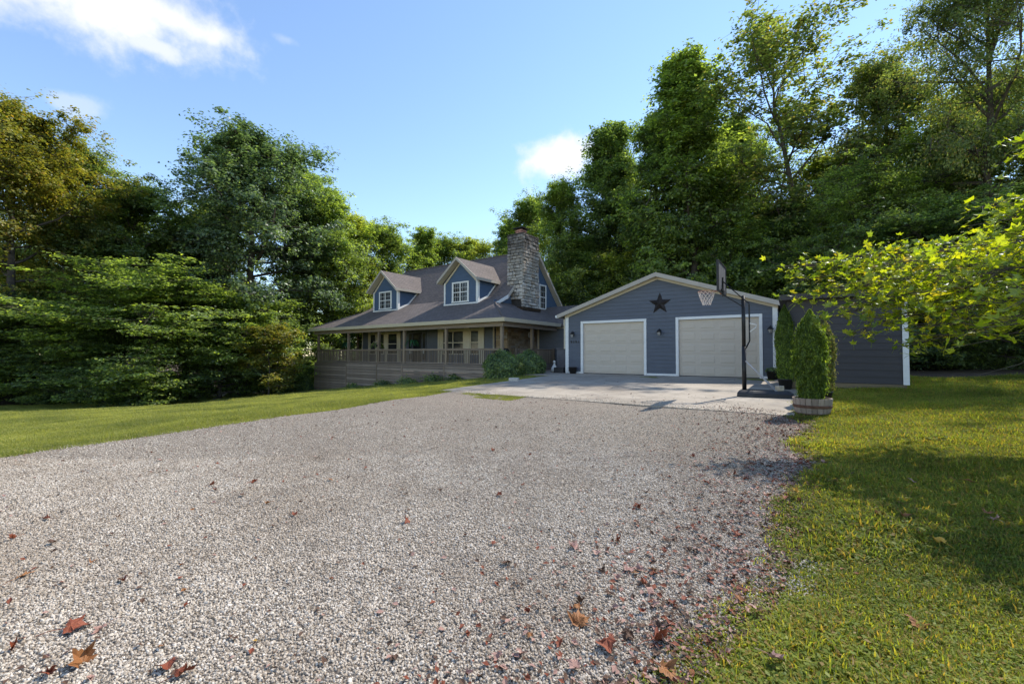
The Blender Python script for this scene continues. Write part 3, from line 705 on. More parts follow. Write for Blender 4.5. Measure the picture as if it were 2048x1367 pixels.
for a0, a1 in DOORS:
    dr = MB().box(a0 + .002, a1 - .002, .075, .11, GS - .02, DT - .02).build('garage_door', M_DOOR, gar)
    fr = MB(); t = .115
    fr.box(a0 - t, a0, -.05, .1, GS - .05, DT + t); fr.box(a1, a1 + t, -.05, .1, GS - .05, DT + t); fr.box(a0 + .001, a1 - .001, -.05, .1, DT, DT + t); fr.build('door_trim', M_WHITE, gar, bevel=.006)
    hs = (DT - GS) / 5; w4 = (a1 - a0) / 4
    for r in range(5):
        MB().box(a0 + .004, a1 - .004, .062, .0745, GS + r * hs + .008, GS + (r + 1) * hs - .008).build('door_section', M_DOOR, dr, bevel=.004)
        for c in range(4):
            if pnl is None:
                q = MB(); x, zt = w4 / 2 - .09, hs / 2 - .09
                q.add([(-x, 0, -zt), (x, 0, -zt), (x, 0, zt), (-x, 0, zt), (-x + .04, -.013, -zt + .04), (x - .04, -.013, -zt + .04), (x - .04, -.013, zt - .04), (-x + .04, -.013, zt - .04)],
                      [(4, 5, 6, 7), (0, 1, 5, 4), (1, 2, 6, 5), (2, 3, 7, 6), (3, 0, 4, 7)]); pnl = q.mesh('door_panel', M_DOOR)
            link('door_panel', pnl, dr, (a0 + (c + .5) * w4, .0615, GS + (r + .5) * hs))
    MB().box(a0 + .01, a1 - .01, .04, .06, GS - .01, GS + .03).build('weather_strip', M_PLASTIC, dr)
for s in (-1, 1):
    ae = GW / 2 + s * (GW / 2 + GO_); am = GW / 2 + s * .0015
    mb = MB().prism([(am, -.3, GA), (ae, -.3, GE), (ae, -.3, GE - .1), (am, -.3, GA - .1)], (0, GD + .6, 0)); r_ = mb.build('roof', M_ROOFY, gar)
    mb = MB().prism([(am, -.305, GA + .015), (ae + s * .02, -.305, GE + .015), (ae + s * .02, -.305, GE - .17), (am, -.305, GA - .17)], (0, -.03, 0)); mb.build('fascia', M_TAUPE, r_)
    mb = MB().prism([(am, -.299, GA - .105), (ae, -.299, GE - .105), (ae, -.299, GE - .13), (am, -.299, GA - .13)], (0, .275, 0)); mb.build('soffit', M_CREAM, r_)
    mb = MB().prism([(am, -.025, GA - .131), (GW / 2 + s * (GW / 2 + .02), -.025, gtop(0) + .02), (GW / 2 + s * (GW / 2 + .02), -.025, gtop(0) - .12), (am, -.025, GA - .27)], (0, -.03, 0)); mb.build('frieze', M_CREAM, r_)
    x0, x1 = sorted((ae + s * .002, ae + s * .11)); MB().box(x0, x1, -.33, GD + .3, GE - .13, GE - .01).build('gutter', M_WHITE, r_, bevel=.01)
MB().tube([(-.05, -.06, GE - .2), (-.05, -.06, GE - .5), (-.05, -.02, GE - .6), (-.05, -.02, 1.75)], .04, 6).build('downspout', M_CREAM, gar)
# five pointed star
def star():
    mb = MB(); P = []
    for k in range(10):
        r = .50 if k % 2 == 0 else .205; a = math.pi / 2 + k * math.pi / 5; P.append((r * math.cos(a), 0, r * math.sin(a)))
    mb.add(P + [(0, -.11, 0)], [(k, (k + 1) % 10, 10) for k in range(10)] + [tuple(range(10))])
    return mb
st = star().build('barn_star', M_STARM); st.location = Matrix.Rotation(-GTH, 4, 'Z') @ Vector((4.66, -.03, 3.74)) + Vector((*GAR_O, 0)); st.rotation_euler = (0, 0, -GTH)
tag(st, 'dark faceted metal star on the garage gable', 'star')
def gpt(a, b, z): return Matrix.Rotation(-GTH, 4, 'Z') @ Vector((a, b, z)) + Vector((*GAR_O, 0))
def hpt(a, b, z): return Matrix.Rotation(-TH, 4, 'Z') @ Vector((a, b, z)) + Vector((*HOUSE_O, 0))
for a, lb in ((.43, 'black wall lantern above the house number on the garage'), (4.65, 'black wall lantern between the two garage doors'), (9.0 - .12, 'black wall lantern right of the right garage door, by the cypress')):
    e = tag(empty('wall_lantern', gpt(a, -.022, 2.42), -GTH), lb, 'lamp', 'garage wall lanterns')
    MB().box(-.05, .05, -.02, .0, -.02, .16).build('back_plate', M_BLACK, e)
    MB().tube([(0, -.015, .1), (0, -.08, .2), (0, -.15, .2), (0, -.16, .15)], .013, 6).build('arm', M_BLACK, e)
    MB().lathe([(.02, .16), (.05, .13), (.115, .06), (.12, .045), (.03, .05)], 12, (0, -.16, 0)).build('shade', M_BLACK, e, True)
    MB().lathe([(.0, -.1), (.045, -.09), (.07, .0), (.06, .05)], 10, (0, -.16, 0)).build('glass_globe', M_CURT, e, True)
# house number
num = tag(empty('house_number', gpt(.28, -.025, 2.03), -GTH), 'dark house number 9191 under the lantern left of the doors', 'number')
for k, ch_ in enumerate('9191'):
    cu = bpy.data.curves.new('digit', 'FONT'); cu.body = ch_; cu.size = .2; cu.extrude = .008; cu.materials.append(M_BLACK)
    t = bpy.data.objects.new('digit', cu); COL.objects.link(t); dg = bpy.context.evaluated_depsgraph_get()
    me = bpy.data.meshes.new_from_object(t.evaluated_get(dg)); bpy.data.objects.remove(t)
    link('digit', me, num, (k * .13, -.012, 0), (math.pi / 2, 0, 0))

# ------------------------------------------------------------------ shed
SH0 = Vector((10.75, 11.75, 0)); sth = GTH
def sunit(a, b, z): return Matrix.Rotation(-sth, 4, 'Z') @ Vector((a, b, z)) + SH0
shed = tag(empty('shed', SH0, -sth), 'plain charcoal shed with white corner trim on timber skids', 'shed')
SZ = gz1(*SH0[:2]) + .0; SWd, SDp = 2.75, 3.2
sw = MB().box(-SWd, -.1, .02, .12, SZ + .16, SZ + 2.55).build('wall', M_SHED, shed); z = SZ + .16
while z < SZ + 2.45:
    MB().add([(-SWd, -.004, z), (-.1, -.004, z), (-.1, .012, z + .19), (-SWd, .012, z + .19), (-SWd, .019, z), (-.1, .019, z), (-.1, .019, z + .19), (-SWd, .019, z + .19)], [(0, 1, 2, 3), (0, 4, 5, 1), (5, 4, 7, 6), (1, 5, 6, 2), (2, 6, 7, 3), (3, 7, 4, 0)]).build('siding_plank', M_SHED, sw); z += .1905
MB().box(-.1, 0.0, .14, SDp, SZ + .16, SZ + 2.5).box(-SWd, -SWd + .1, .14, SDp, SZ + .16, SZ + 2.5).box(-SWd + .11, -.11, SDp - .1, SDp, SZ + .16, SZ + 2.5).build('wall', M_SHED, shed)
MB().box(-.098, .03, -.035, .0, SZ + .15, SZ + 2.55).box(.002, .03, .001, .1, SZ + .15, SZ + 2.55).build('corner_trim', M_WHITE, shed)
mb = MB().prism([(-SWd - .2, -.3, SZ + 2.62), (-SWd - .2, SDp + .2, SZ + 2.5), (-SWd - .2, SDp + .2, SZ + 2.6), (-SWd - .2, -.3, SZ + 2.78)], (SWd + .5, 0, 0)); mb.build('roof', M_SHED, shed)
for b in (.0, 1.5, 2.9): MB().box(-SWd + .02, -.02, b + .0, b + .14, SZ - .12, SZ + .15).build('timber_skid', M_SHEDW, shed, bevel=.01)

# ------------------------------------------------------------------ vegetation helpers
def quads(C, N, D, L, W, fold=.18):
    """leaf quads: centre C, normal N, axis D"""
    N = N / np.linalg.norm(N, axis=1, keepdims=True); D = D - (D * N).sum(1, keepdims=True) * N; D /= np.linalg.norm(D, axis=1, keepdims=True) + 1e-9
    S = np.cross(N, D); L = L[:, None]; W = W[:, None]
    V = np.stack([C - D * L * .5, C + S * W * .5 + N * L * fold * .5, C + D * L * .5 - N * L * .1, C - S * W * .5 + N * L * fold * .5], 1).reshape(-1, 3)
    F = np.arange(len(V)).reshape(-1, 4); return V, F
PROF = {
    'oak': lambda s: max(.12, math.sin(math.pi * min(1, .22 + .78 * s)) ** .7),
    'round': lambda s: max(.15, math.sin(math.pi * min(1, .12 + .84 * s)) ** .6),
    'cone': lambda s: max(.08, (1 - s) ** .75),
    'column': lambda s: max(.12, (1 - s) ** .6 * (.9 + .45 * s)),
    'vase': lambda s: max(.2, .55 + .6 * s - .95 * max(0, s - .72) ** 1.0 * 2.2),
}
def tree_mesh(seed, H, Rr, cb, prof, nl, nleaf, ls, cr, flat, up, subs=5, trunk_r=None, open_=1.5, bark=None):
    rg = np.random.default_rng(seed); tr = trunk_r or H * .013
    mb = MB(); P = []
    lean = rg.normal(0, .02, 2)
    for i in range(9):
        t = i / 8 * .95; P.append(np.array([lean[0] * H * t + rg.normal(0, .006 * H) * (i > 0), lean[1] * H * t + rg.normal(0, .006 * H) * (i > 0), H * t]))
    mb.tube(P, [tr * (1.25 if i == 0 else 1) * (1 - i / 8 * .88) for i in range(9)], 7)
    cl = []
    def tp(t):
        k = min(7.999, t / .95 * 8); i = int(k); f = k - i; return P[i] * (1 - f) + P[i + 1] * f
    for i in range(nl):
        s = ((i + .5) / nl) ** .92; t = min(.94, cb + (1 - cb) * s * .97); o = tp(t)
        L = Rr * PROF[prof](s) * rg.uniform(.55, 1.28); az = i * 2.39996 + rg.normal(0, .35); el = up[0] + (up[1] - up[0]) * s + rg.normal(0, .12)
        d = np.array([math.cos(az) * math.cos(el), math.sin(az) * math.cos(el), math.sin(el)]); pts = [o]; rr0 = tr * (1 - t * .75) * .5
        for k in range(5):
            d = d + rg.normal(0, .13, 3) + np.array([0, 0, .05 * (1 if flat > .3 else -.3)]); d /= np.linalg.norm(d); pts.append(pts[-1] + d * L / 5)
        mb.tube(pts, [max(.012, rr0 * (1 - k / 5.6)) for k in range(6)], 5, False)
        for k in (3, 4, 5): cl.append((pts[k] + rg.normal(0, cr * .3, 3), .8 + .1 * k))
        for j in range(subs):
            fr = .3 + .65 * (j + rg.uniform(0, 1)) / subs; k = min(4, int(fr * 5)); f = fr * 5 - k; o2 = pts[k] * (1 - f) + pts[k + 1] * f
            side = rg.normal(0, 1, 3); side[2] *= (.75 if flat > .3 else .2); d2 = d * .55 + side / np.linalg.norm(side) * .95; d2 /= np.linalg.norm(d2); L2 = L * rg.uniform(.22, .42)
            q = [o2, o2 + d2 * L2 * .5, o2 + d2 * L2 + np.array([0, 0, .06 * L2])]; mb.tube(q, [max(.01, rr0 * .4), max(.008, rr0 * .25), .006], 4, False)
            cl.append((q[1], .8)); cl.append((q[2], 1.0))
    for k in range(4): cl.append((P[8] + rg.normal(0, cr * .5, 3) + np.array([0, 0, cr * .35]), .9))
    c0 = np.array([c[0] for c in cl]); w0 = np.array([c[1] for c in cl]) * rg.uniform(.3, 1.5, len(cl)) ** open_
    k5 = 6; o5 = rg.normal(0, cr * .62, (len(c0), k5, 3)); o5[:, :, 2] *= max(flat, .3)                # each bough end splits into small leafy sprays
    cc = (c0[:, None, :] + o5).reshape(-1, 3); w = (w0[:, None] * rg.uniform(.25, 1.6, (len(c0), k5)) ** 1.6).reshape(-1); cl = cc
    for a_, b_ in zip(np.repeat(c0, 3, 0), cc.reshape(len(c0), k5, 3)[:, :3].reshape(-1, 3)): mb.tube([a_, b_], [.012, .005], 3, False)
    idx = rg.choice(len(cl), nleaf, p=w / w.sum()); rad = cr * .46 * rg.uniform(.6, 1.4, len(cl))[idx]
    off = rg.normal(0, 1, (nleaf, 3)); off /= np.linalg.norm(off, axis=1, keepdims=True); off *= (rg.uniform(0, 1, nleaf) ** .45)[:, None] * rad[:, None] * 1.25; off[:, 2] *= flat; stray = rg.uniform(0, 1, nleaf) < .07; off[stray] *= 1.6
    C = cc[idx] + off
    axis = np.array([0, 0, H * (cb + .45 * (1 - cb))]); outw = C - axis; outw /= np.linalg.norm(outw, axis=1, keepdims=True) + 1e-6
    N = np.array([0, 0, .75]) + outw * .35 + off / (rad[:, None] + 1e-6) * .5 + rg.normal(0, .45, (nleaf, 3))
    if flat < .4: N = np.array([0, 0, .9]) + outw * .4 + rg.normal(0, .5, (nleaf, 3))
    D = outw + rg.normal(0, .9, (nleaf, 3)) + np.array([0, 0, -.35])
    l = ls * rg.uniform(.65, 1.35, nleaf); V, F = quads(C, N, D, l, l * rg.uniform(.5, .75, nleaf))
    V[:, 2] = np.maximum(V[:, 2], .05)
    q = np.quantile(np.hypot(C[:, 0], C[:, 1]), .93); top = np.quantile(C[:, 2], .998)
    return mb.mesh('trunk', bark or M_BARK, True), np_mesh('crown', V, F, M_GREEN), q, top
TPL = {
    'oak': tree_mesh(1, 20, 5.6, .30, 'oak', 36, 95000, .185, .85, .72, (.05, 1.1), 6, .34),
    'oak2': tree_mesh(2, 20, 5.2, .22, 'round', 32, 78000, .19, .9, .75, (.1, 1.2), 6, .28),
    'tall': tree_mesh(3, 22, 4.2, .18, 'column', 36, 72000, .185, .8, .8, (.25, 1.2), 5, .26),
    'tall2': tree_mesh(4, 22, 4.4, .25, 'oak', 32, 68000, .185, .85, .8, (.3, 1.25), 5, .24),
    'cone': tree_mesh(5, 20, 4.6, .10, 'cone', 42, 76000, .18, .75, .7, (.2, 1.1), 5, .24),
    'airy': tree_mesh(6, 24, 5.4, .36, 'vase', 24, 21000, .17, .55, .8, (.6, 1.25), 7, .22, 1.0),
    'beech': tree_mesh(7, 10, 4.6, .04, 'round', 46, 78000, .145, .75, .34, (.1, .85), 6, .12),
    'beech2': tree_mesh(8, 9, 4.2, .03, 'cone', 42, 68000, .145, .7, .34, (.05, .8), 6, .11),
    'under': tree_mesh(9, 8, 3.2, .05, 'round', 26, 42000, .155, .7, .6, (.1, 1.0), 5, .09),
    'under2': tree_mesh(10, 7, 3.0, .02, 'oak', 24, 40000, .15, .65, .5, (.0, .9), 5, .08),
    'sap': tree_mesh(12, 5, 1.6, .12, 'round', 20, 9000, .13, .35, .6, (.2, 1.0), 4, .05),
    'big': tree_mesh(14, 23, 6.5, .16, 'oak', 44, 100000, .15, 1.0, .7, (.0, 1.1), 7, .38),
}
rt = random.Random(21); used = set()
def tree(tpl, mat, label, group, px=None, depth=None, top=None, width=None, xy=None, height=None, name='forest_tree', zs=None, rz=None):
    tm, cm, q, tpz = TPL[tpl]
    if xy is None: d = px_dir(px, 700); xy = (d.x / d.y * depth, depth)
    g0 = gz1(*xy) - .1
    if height is None:
        dt = px_dir(px, top); height = CAMZ + dt.z / dt.y * xy[1] - g0
    sz = height / tpz; r = width * xy[1] / FPX / 2 if width else q * sz
    sx = max(.55 * sz, min(1.7 * sz, r / q))
    e = tag(empty(name, (*xy, g0), rt.uniform(0, 6.28) if rz is None else rz), label, 'tree', group); e.scale = (sx, sx, sz)
    link('trunk', tm, e); c = link('crown', cm, e); c.material_slots[0].link = 'OBJECT'; c.material_slots[0].material = mat
    return e
# ---- trees left of the house
tree('oak', M_OLIVE, 'tall gold and olive turning tree at the left end of the tree line', None, 15, 27, 205, 300)
tree('oak2', M_BROWN, 'bronze tinged dark tree beside the gold and olive tree', None, 150, 32, 275, 200)
tree('oak2', M_GREEN, 'green tree between the bronze tinged tree and the big oak', None, 268, 34, 352, 220)
tree('oak', M_BLUE, 'big dark blue green oak standing left of the porch', None, 505, 36, 270, 320, name='oak_tree')
GL = 'green trees filling in behind the oak and the porch'
for px, dp, tp_, w, tp, mt in ((370, 37, 450, 190, 'oak2', M_GREEN), (600, 43, 335, 170, 'tall2', M_MID), (655, 42, 370, 180, 'oak2', M_MID), (715, 46, 425, 150, 'tall', M_YEL), (420, 42, 400, 200, 'oak2', M_BROWN), (200, 40, 400, 240, 'oak', M_GREEN)):
    tree(tp, mt, {370: 'shorter green tree close against the left flank of the oak', 600: 'tall green tree just behind the right shoulder of the oak', 655: 'broad green tree between the oak and the left dormer', 715: 'yellow green tree behind the left dormer', 420: 'bronze green tree mostly hidden behind the oak', 200: 'green tree mostly hidden behind the bronze tinged tree'}[px], GL, px, dp, tp_, w)
GB = 'layered dark understory trees along the lawn'
for px, dp, tp_, w, tp in ((100, 27.5, 600, 300, 'beech'), (300, 28, 530, 330, 'beech'), (-60, 26, 640, 260, 'beech2'), (210, 26.8, 650, 220, 'beech2'), (440, 30, 580, 260, 'beech2'), (540, 33.5, 590, 190, 'under'), (480, 31.5, 640, 200, 'beech2'), (20, 29, 560, 240, 'beech')):
    tree(tp, M_MID if px in (300, 440, 540, -60) else M_GREEN, {100: 'layered understory tree below the bronze tinged tree', 300: 'tallest layered understory tree with pale tips at the lawn edge', -60: 'layered understory tree below the gold and olive tree', 210: 'low layered understory tree in front of the tallest layered one', 440: 'layered understory tree at the left foot of the oak', 540: 'rounded bushy understory tree behind the pale sapling', 480: 'low layered understory tree beside the pale sapling', 20: 'layered understory tree set back under the gold and olive tree'}[px], GB, px, dp, tp_, w, name='understory_tree')
tree('sap', M_OLIVE, 'pale yellow green sapling in front of the oak', None, 538, 29, 648, 120, name='sapling')
GU = 'low dark brush under the left wood'
for px, dp, h in ((0, 27, 2.2), (60, 28, 2.5), (150, 28, 2), (240, 28.5, 2.2), (340, 29.5, 2.2), (400, 30, 1.8), (480, 31.5, 2), (560, 33, 2), (610, 34.5, 2.6), (640, 38, 4), (690, 42, 6), (750, 46, 6)):
    d = px_dir(px, 700); tree('under2', M_GREEN, 'low dark bush at the foot of the left wood', GU, xy=(d.x / d.y * dp, dp), height=h, name='bush')
# ---- behind the house and garage
GH = 'trees of the wood behind the house roof'
for px, dp, tp_, w, tp, mt in ((775, 50, 450, 140, 'oak2', M_MID), (835, 54, 455, 130, 'cone', M_MID), (890, 57, 466, 120, 'oak2', M_MID), (950, 58, 478, 140, 'oak', M_YEL), (1010, 53, 440, 110, 'cone', M_MID), (1062, 47, 400, 130, 'tall2', M_MID)):
    tree(tp, mt, {775: 'green tree top rising above the left dormer', 835: 'green tree top over the left end of the house ridge', 890: 'green tree top between the two dormers', 950: 'yellow green tree top above the right dormer', 1010: 'green tree top just left of the chimney flue', 1062: 'green tree top just right of the chimney'}[px], GH, px, dp, tp_, w)
tree('tall', M_GREEN, 'tall narrow tulip tree with rounded top behind the breezeway', None, 1195, 42, 262, 170)
tree('cone', M_MID, 'tall feathery green tree left of the airy tree behind the garage', None, 1395, 34, 112, 250)
tree('airy', M_BROWN, 'tall airy thin leaved tree with open dark limbs', None, 1615, 30, 12, 300, name='airy_tree')
tree('oak2', M_BROWN, 'dark leaning crowned tree right of the airy tree', None, 1785, 29, 118, 200)
GG = 'wood trees behind the garage roof'
for px, dp, tp_, w, tp, mt in ((1125, 41, 365, 130, 'tall2', M_MID), (1255, 43, 320, 130, 'tall2', M_MID), (1310, 37, 245, 160, 'tall', M_GREEN), (1480, 40, 230, 160, 'tall2', M_MID), (1545, 36, 210, 150, 'airy', M_MID), (1160, 38, 470, 140, 'cone', M_GREEN), (1700, 33, 300, 200, 'oak2', M_MID), (1560, 31, 400, 200, 'oak2', M_GREEN), (1290, 46, 420, 200, 'oak', M_GREEN), (1430, 44, 330, 200, 'oak', M_GREEN)):
    tree(tp, mt, {1125: 'green tree between the chimney and the tulip tree', 1255: 'green tree filling right of the tulip tree', 1310: 'dark tall tree left of the feathery tree', 1480: 'green tree between the feathery tree and the airy tree', 1545: 'second smaller airy tree left of the tall airy one', 1160: 'dark conical tree low before the tulip tree', 1700: 'green tree at the right foot of the airy tree', 1560: 'dark rounded tree above the backboard', 1290: 'dark tree above the garage star', 1430: 'dark tree behind the feathery tree'}[px], GG, px, dp, tp_, w)
GN = 'undergrowth trees close behind the garage'
for px, dp, tp_, w in ((1090, 41, 540, 120), (1140, 39, 520, 150), (1230, 37, 500, 170), (1320, 36, 470, 180), (1420, 34, 450, 200), (1510, 32, 440, 200), (1600, 29, 430, 220), (1680, 27, 420, 220)):
    tree('under' if px % 20 else 'under2', M_MID if px % 3 else M_YEL, 'bushy undergrowth tree behind the garage', GN, px, dp, tp_, w, name='undergrowth_tree')
# ---- right
tree('big', M_BROWN, 'huge dark tree with rusty green crown beyond the right lawn', None, 2005, 21, -150, 340)
GR = 'trees beyond the right lawn and the shed'
for px, dp, tp_, w, tp, mt in ((1875, 25, 250, 230, 'oak2', M_MID), (1745, 24, 330, 240, 'beech', M_MID), (1880, 20, 400, 300, 'beech', M_GREEN), (2060, 17, 380, 300, 'beech2', M_GREEN), (2190, 20, 220, 260, 'oak2', M_GREEN), (1960, 27, 170, 240, 'oak', M_GREEN), (1800, 22, 520, 200, 'under', M_GREEN)):
    tree(tp, mt, {1860: '', 1875: 'green tree between the dark leaning tree and the huge tree', 1745: 'spreading light green layered tree above the shed', 1880: 'layered green tree under the huge dark tree', 2060: 'layered green tree behind the maple branches', 2190: 'green tree at the outer side of the huge dark tree', 1960: 'dark tree behind the huge tree', 1800: 'bushy low tree behind the shed roof'}[px], GR, px, dp, tp_, w)
GRB = 'dark brush beyond the right lawn'
for px, dp, h in ((1850, 21, 2.6), (1910, 20, 2.4), (1975, 18.5, 2.2), (2040, 17.5, 2.4), (2110, 17, 2.4), (1880, 26, 4), (1960, 25, 4), (2040, 24, 4)):
    d = px_dir(px, 700); tree('under2', M_GREEN, 'low dark bush beyond the right lawn', GRB, xy=(d.x / d.y * dp, dp), height=h, name='bush')
# ---- deeper wood, behind everything
GF = 'far trees closing the wood'
k = 0
for px in range(-260, 2400, 95):
    dp = 62 + 14 * ((k * 7) % 3) / 2 - (14 if px < 500 else 0) - (22 if px > 1500 else 0); k += 1
    tree(('oak2', 'tall', 'oak', 'tall2')[k % 4], (M_GREEN, M_MID, M_GREEN, M_YEL)[(k * 3) % 4], 'far tree closing the wood behind', GF, xy=(px_dir(px, 700).x * dp, dp), height=rt.uniform(14, 17) * (1 if not 640 < px < 1100 else .95))

# ------------------------------------------------------------------ shrubs, cypress, small plants
def leafy(name, seed, n, pts_fn, ls, mat, parent, wide=.55, nb=(0, 0, .3)):
    rg = np.random.default_rng(seed); C, N, D = pts_fn(rg, n); l = ls * rg.uniform(.6, 1.4, n)
    V, F = quads(C, N + rg.normal(0, .35, (n, 3)), D, l, l * wide)
    return link(name, np_mesh(name, V, F, mat), parent)
def ball(r, h, lump=.12, seed=0):
    def fn(rg, n):
        d = rg.normal(0, 1, (n, 3)); d[:, 2] = np.abs(d[:, 2]) * .9 + .02 - .25 * rg.uniform(0, 1, n); d /= np.linalg.norm(d, axis=1, keepdims=True)
        q = 1 + lump * np.sin(d[:, 0] * 5 + seed) * np.sin(d[:, 1] * 6 + 1 + seed) + lump * .7 * np.sin(d[:, 2] * 9 + d[:, 0] * 7) + rg.normal(0, .05, n)
        dep = 1 - np.abs(rg.normal(0, .16, n)); C = d * (q * dep)[:, None] * np.array([r, r, h * .62]); C[:, 2] += h * .38; lowq = rg.uniform(0, 1, n) < .3; C[lowq, 2] = rg.uniform(.03, h * .45, lowq.sum()); C[:, 2] = np.maximum(C[:, 2], .03)
        return C, d + np.array([0, 0, .3]), d * .5 + rg.normal(0, .8, (n, 3)) + np.array([0, 0, .5])
    return fn
def cone(r, h, prof):
    def fn(rg, n):
        t = rg.uniform(0, 1, n) ** .95; a = rg.uniform(0, 2 * math.pi, n)
        rad = r * np.array([prof(x) for x in t]) * (1 + .10 * np.sin(a * 3 + t * 14) + .07 * np.sin(a * 7 - t * 30)) * (1 - np.abs(rg.normal(0, .15, n))) * (1 + .25 * (rg.uniform(0, 1, n) < .05))
        C = np.stack([np.cos(a) * rad, np.sin(a) * rad, t * h], 1); o = np.stack([np.cos(a), np.sin(a), np.full(n, .35)], 1)
        return C, o + rg.normal(0, .5, (n, 3)), np.array([0, 0, 1]) + o * .45 + rg.normal(0, .3, (n, 3))
    return fn
for (x, y, r, h, lb) in ((-.45, 21.0, .88, 1.35, 'left rounded grey green shrub beside the concrete pad'), (.86, 21.9, .80, 1.28, 'right rounded grey green shrub beside the porch side rail')):
    e = tag(empty('shrub', (x, y, gz1(x, y) - .02)), lb, 'shrub', 'rounded shrubs by the porch corner')
    leafy('foliage', int(x * 10) + 60, 16000, ball(r, h, .1, x), .085, M_SHRUB, e)
    mb = MB(); rg = random.Random(2)
    for k in range(9): a = k * .7; mb.tube([(0, 0, -.05), (math.cos(a) * r * .25, math.sin(a) * r * .25, h * .35), (math.cos(a) * r * .6, math.sin(a) * r * .6, h * .75)], [.03, .02, .008], 5, False)
    mb.build('stems', M_BARK, e)
cyp = lambda t: .72 + .28 * t / .35 if t < .35 else max(0, 1 - ((t - .35) / .65) ** 3.2)
bx, by = 6.13, 8.85; bz_ = max(gz1(bx, by), .24)
bar = tag(empty('barrel_planter', (bx, by, bz_)), 'half whiskey barrel planter of grey staves with rusty hoop', 'planter')
nst_ = 20
for k in range(nst_):
    a0, a1 = 2 * math.pi * (k + .04) / nst_, 2 * math.pi * (k + .96) / nst_; mb = MB(); P = []
    for r_, z_ in ((.285, 0), (.325, .18), (.345, .36)):
        for rr_ in (r_, r_ - .03):
            for a in (a0, a1): P.append((rr_ * math.cos(a), rr_ * math.sin(a), z_))
    mb.add(P, [(0, 1, 5, 4), (4, 5, 9, 8), (2, 6, 7, 3), (6, 10, 11, 7), (8, 9, 11, 10), (0, 4, 6, 2), (4, 8, 10, 6), (1, 3, 7, 5), (5, 7, 11, 9), (0, 2, 3, 1)])
    mb.build('stave', wood('barrel_stave', (.25, .19, .15), (.42, .35, .30), 2) if k == 0 else bpy.data.materials['barrel_stave'], bar)
MB().lathe([(.330, .17), (.333, .172), (.3405, .225), (.337, .228)], 32).build('hoop', M_RUST, bar, True)
MB().lathe([(.293, .02), (.297, .022), (.303, .06), (.300, .062)], 32).build('hoop', M_RUST, bar, True)
MB().lathe([(0, .30), (.3, .30)], 20).build('soil', M_SOIL, bar)
def cypress(xy, z, r, h, mat, label, n, seed, name='cypress', ls=.06):
    e = tag(empty(name, (*xy, z), seed), label, 'shrub', None)
    leafy('foliage', seed, n, cone(r, h, cyp), ls, mat, e, .35)
    MB().tube([(0, 0, -.03), (0, 0, h * .8)], [.03, .008], 6).build('stem', M_BARK, e); return e
cypress((bx - .02, by), bz_ + .30, .275, 1.85, M_CYP, 'dense green upright cypress growing in the barrel planter', 22000, 31)
px_ = px_dir(1570, 700); cypress((px_.x / px_.y * 13.2, 13.2), .70, .25, 2.3, M_CYP, 'slim dark green cypress against the garage corner', 14000, 32)
px_ = px_dir(1643, 700); cypress((px_.x / px_.y * 10.4, 10.4), gz1(px_.x / px_.y * 10.4, 10.4) + .25, .27, 1.85, M_CYPB, 'browning sparse cypress behind the barrel planter', 9000, 33)
def pot(xy, z, label, r=.2, h=.3, plant=None):
    e = tag(empty('plant_pot', (*xy, z)), label, 'pot'); MB().lathe([(0, 0), (r * .75, 0), (r, h), (r * 1.08, h), (r * 1.08, h + .03), (r * .9, h + .03), (r * .88, h - .04), (0, h - .04)], 18).build('pot', M_POT, e, True)
    if plant: leafy('plant', 5, 500, ball(r * 1.1, .22), .06, plant, e).location = (0, 0, h - .05)
    return e
p = gpt(.52, -.28, 0); pot(p[:2], .545, 'dark pot at the wall left of the left garage door', .2, .28)
p = gpt(8.95, -.45, 0); pot(p[:2], .53, 'dark pot of green leaves beside the right garage door', .22, .3, M_GREEN)
px_ = px_dir(1570, 700); pot((px_.x / px_.y * 13.2, 13.2), .44, 'dark pot holding the slim cypress by the garage corner', .2, .28)
px_ = px_dir(1643, 700); pot((px_.x / px_.y * 10.4, 10.4), gz1(px_.x / px_.y * 10.4, 10.4) - .02, 'dark pot holding the browning cypress', .2, .28)
def low(X, Y, zz, r, h, lb, mat=M_GREEN):
    d = px_dir(X, Y); t = (zz - CAMZ) / d.z; p = Vector((0, 0, CAMZ)) + d * t
    u, v = xy2uv(p.x, p.y); v = min(v, EV + SK - r * .6); p.x, p.y = uv(u, v)
    e = tag(empty('bedding_plant', (p.x, p.y, gz1(p.x, p.y) - .02)), lb, 'plant', 'low plants along the porch skirt'); leafy('foliage', int(X), 700, ball(r * 1.15, h, .45, X), .1, mat, e)
for X, Y, zz, r, h in ((706, 777, -.9, .35, .4), (765, 773, -.6, .4, .45), (815, 769, -.35, .42, .5), (865, 766, -.2, .42, .5), (908, 763, -.1, .32, .4)): low(X, Y, zz, r, h, 'low dark plant at the foot of the porch skirt')
c_ = hpt(-18.95, -.25, 0); e = tag(empty('dwarf_conifer', (c_.x, c_.y, gz1(c_.x, c_.y) - .05)), 'small dark conical evergreen at the far porch corner', 'shrub')
leafy('foliage', 44, 5000, cone(.75, 1.35, lambda t: (1 - t) ** .8), .09, M_GREEN, e)
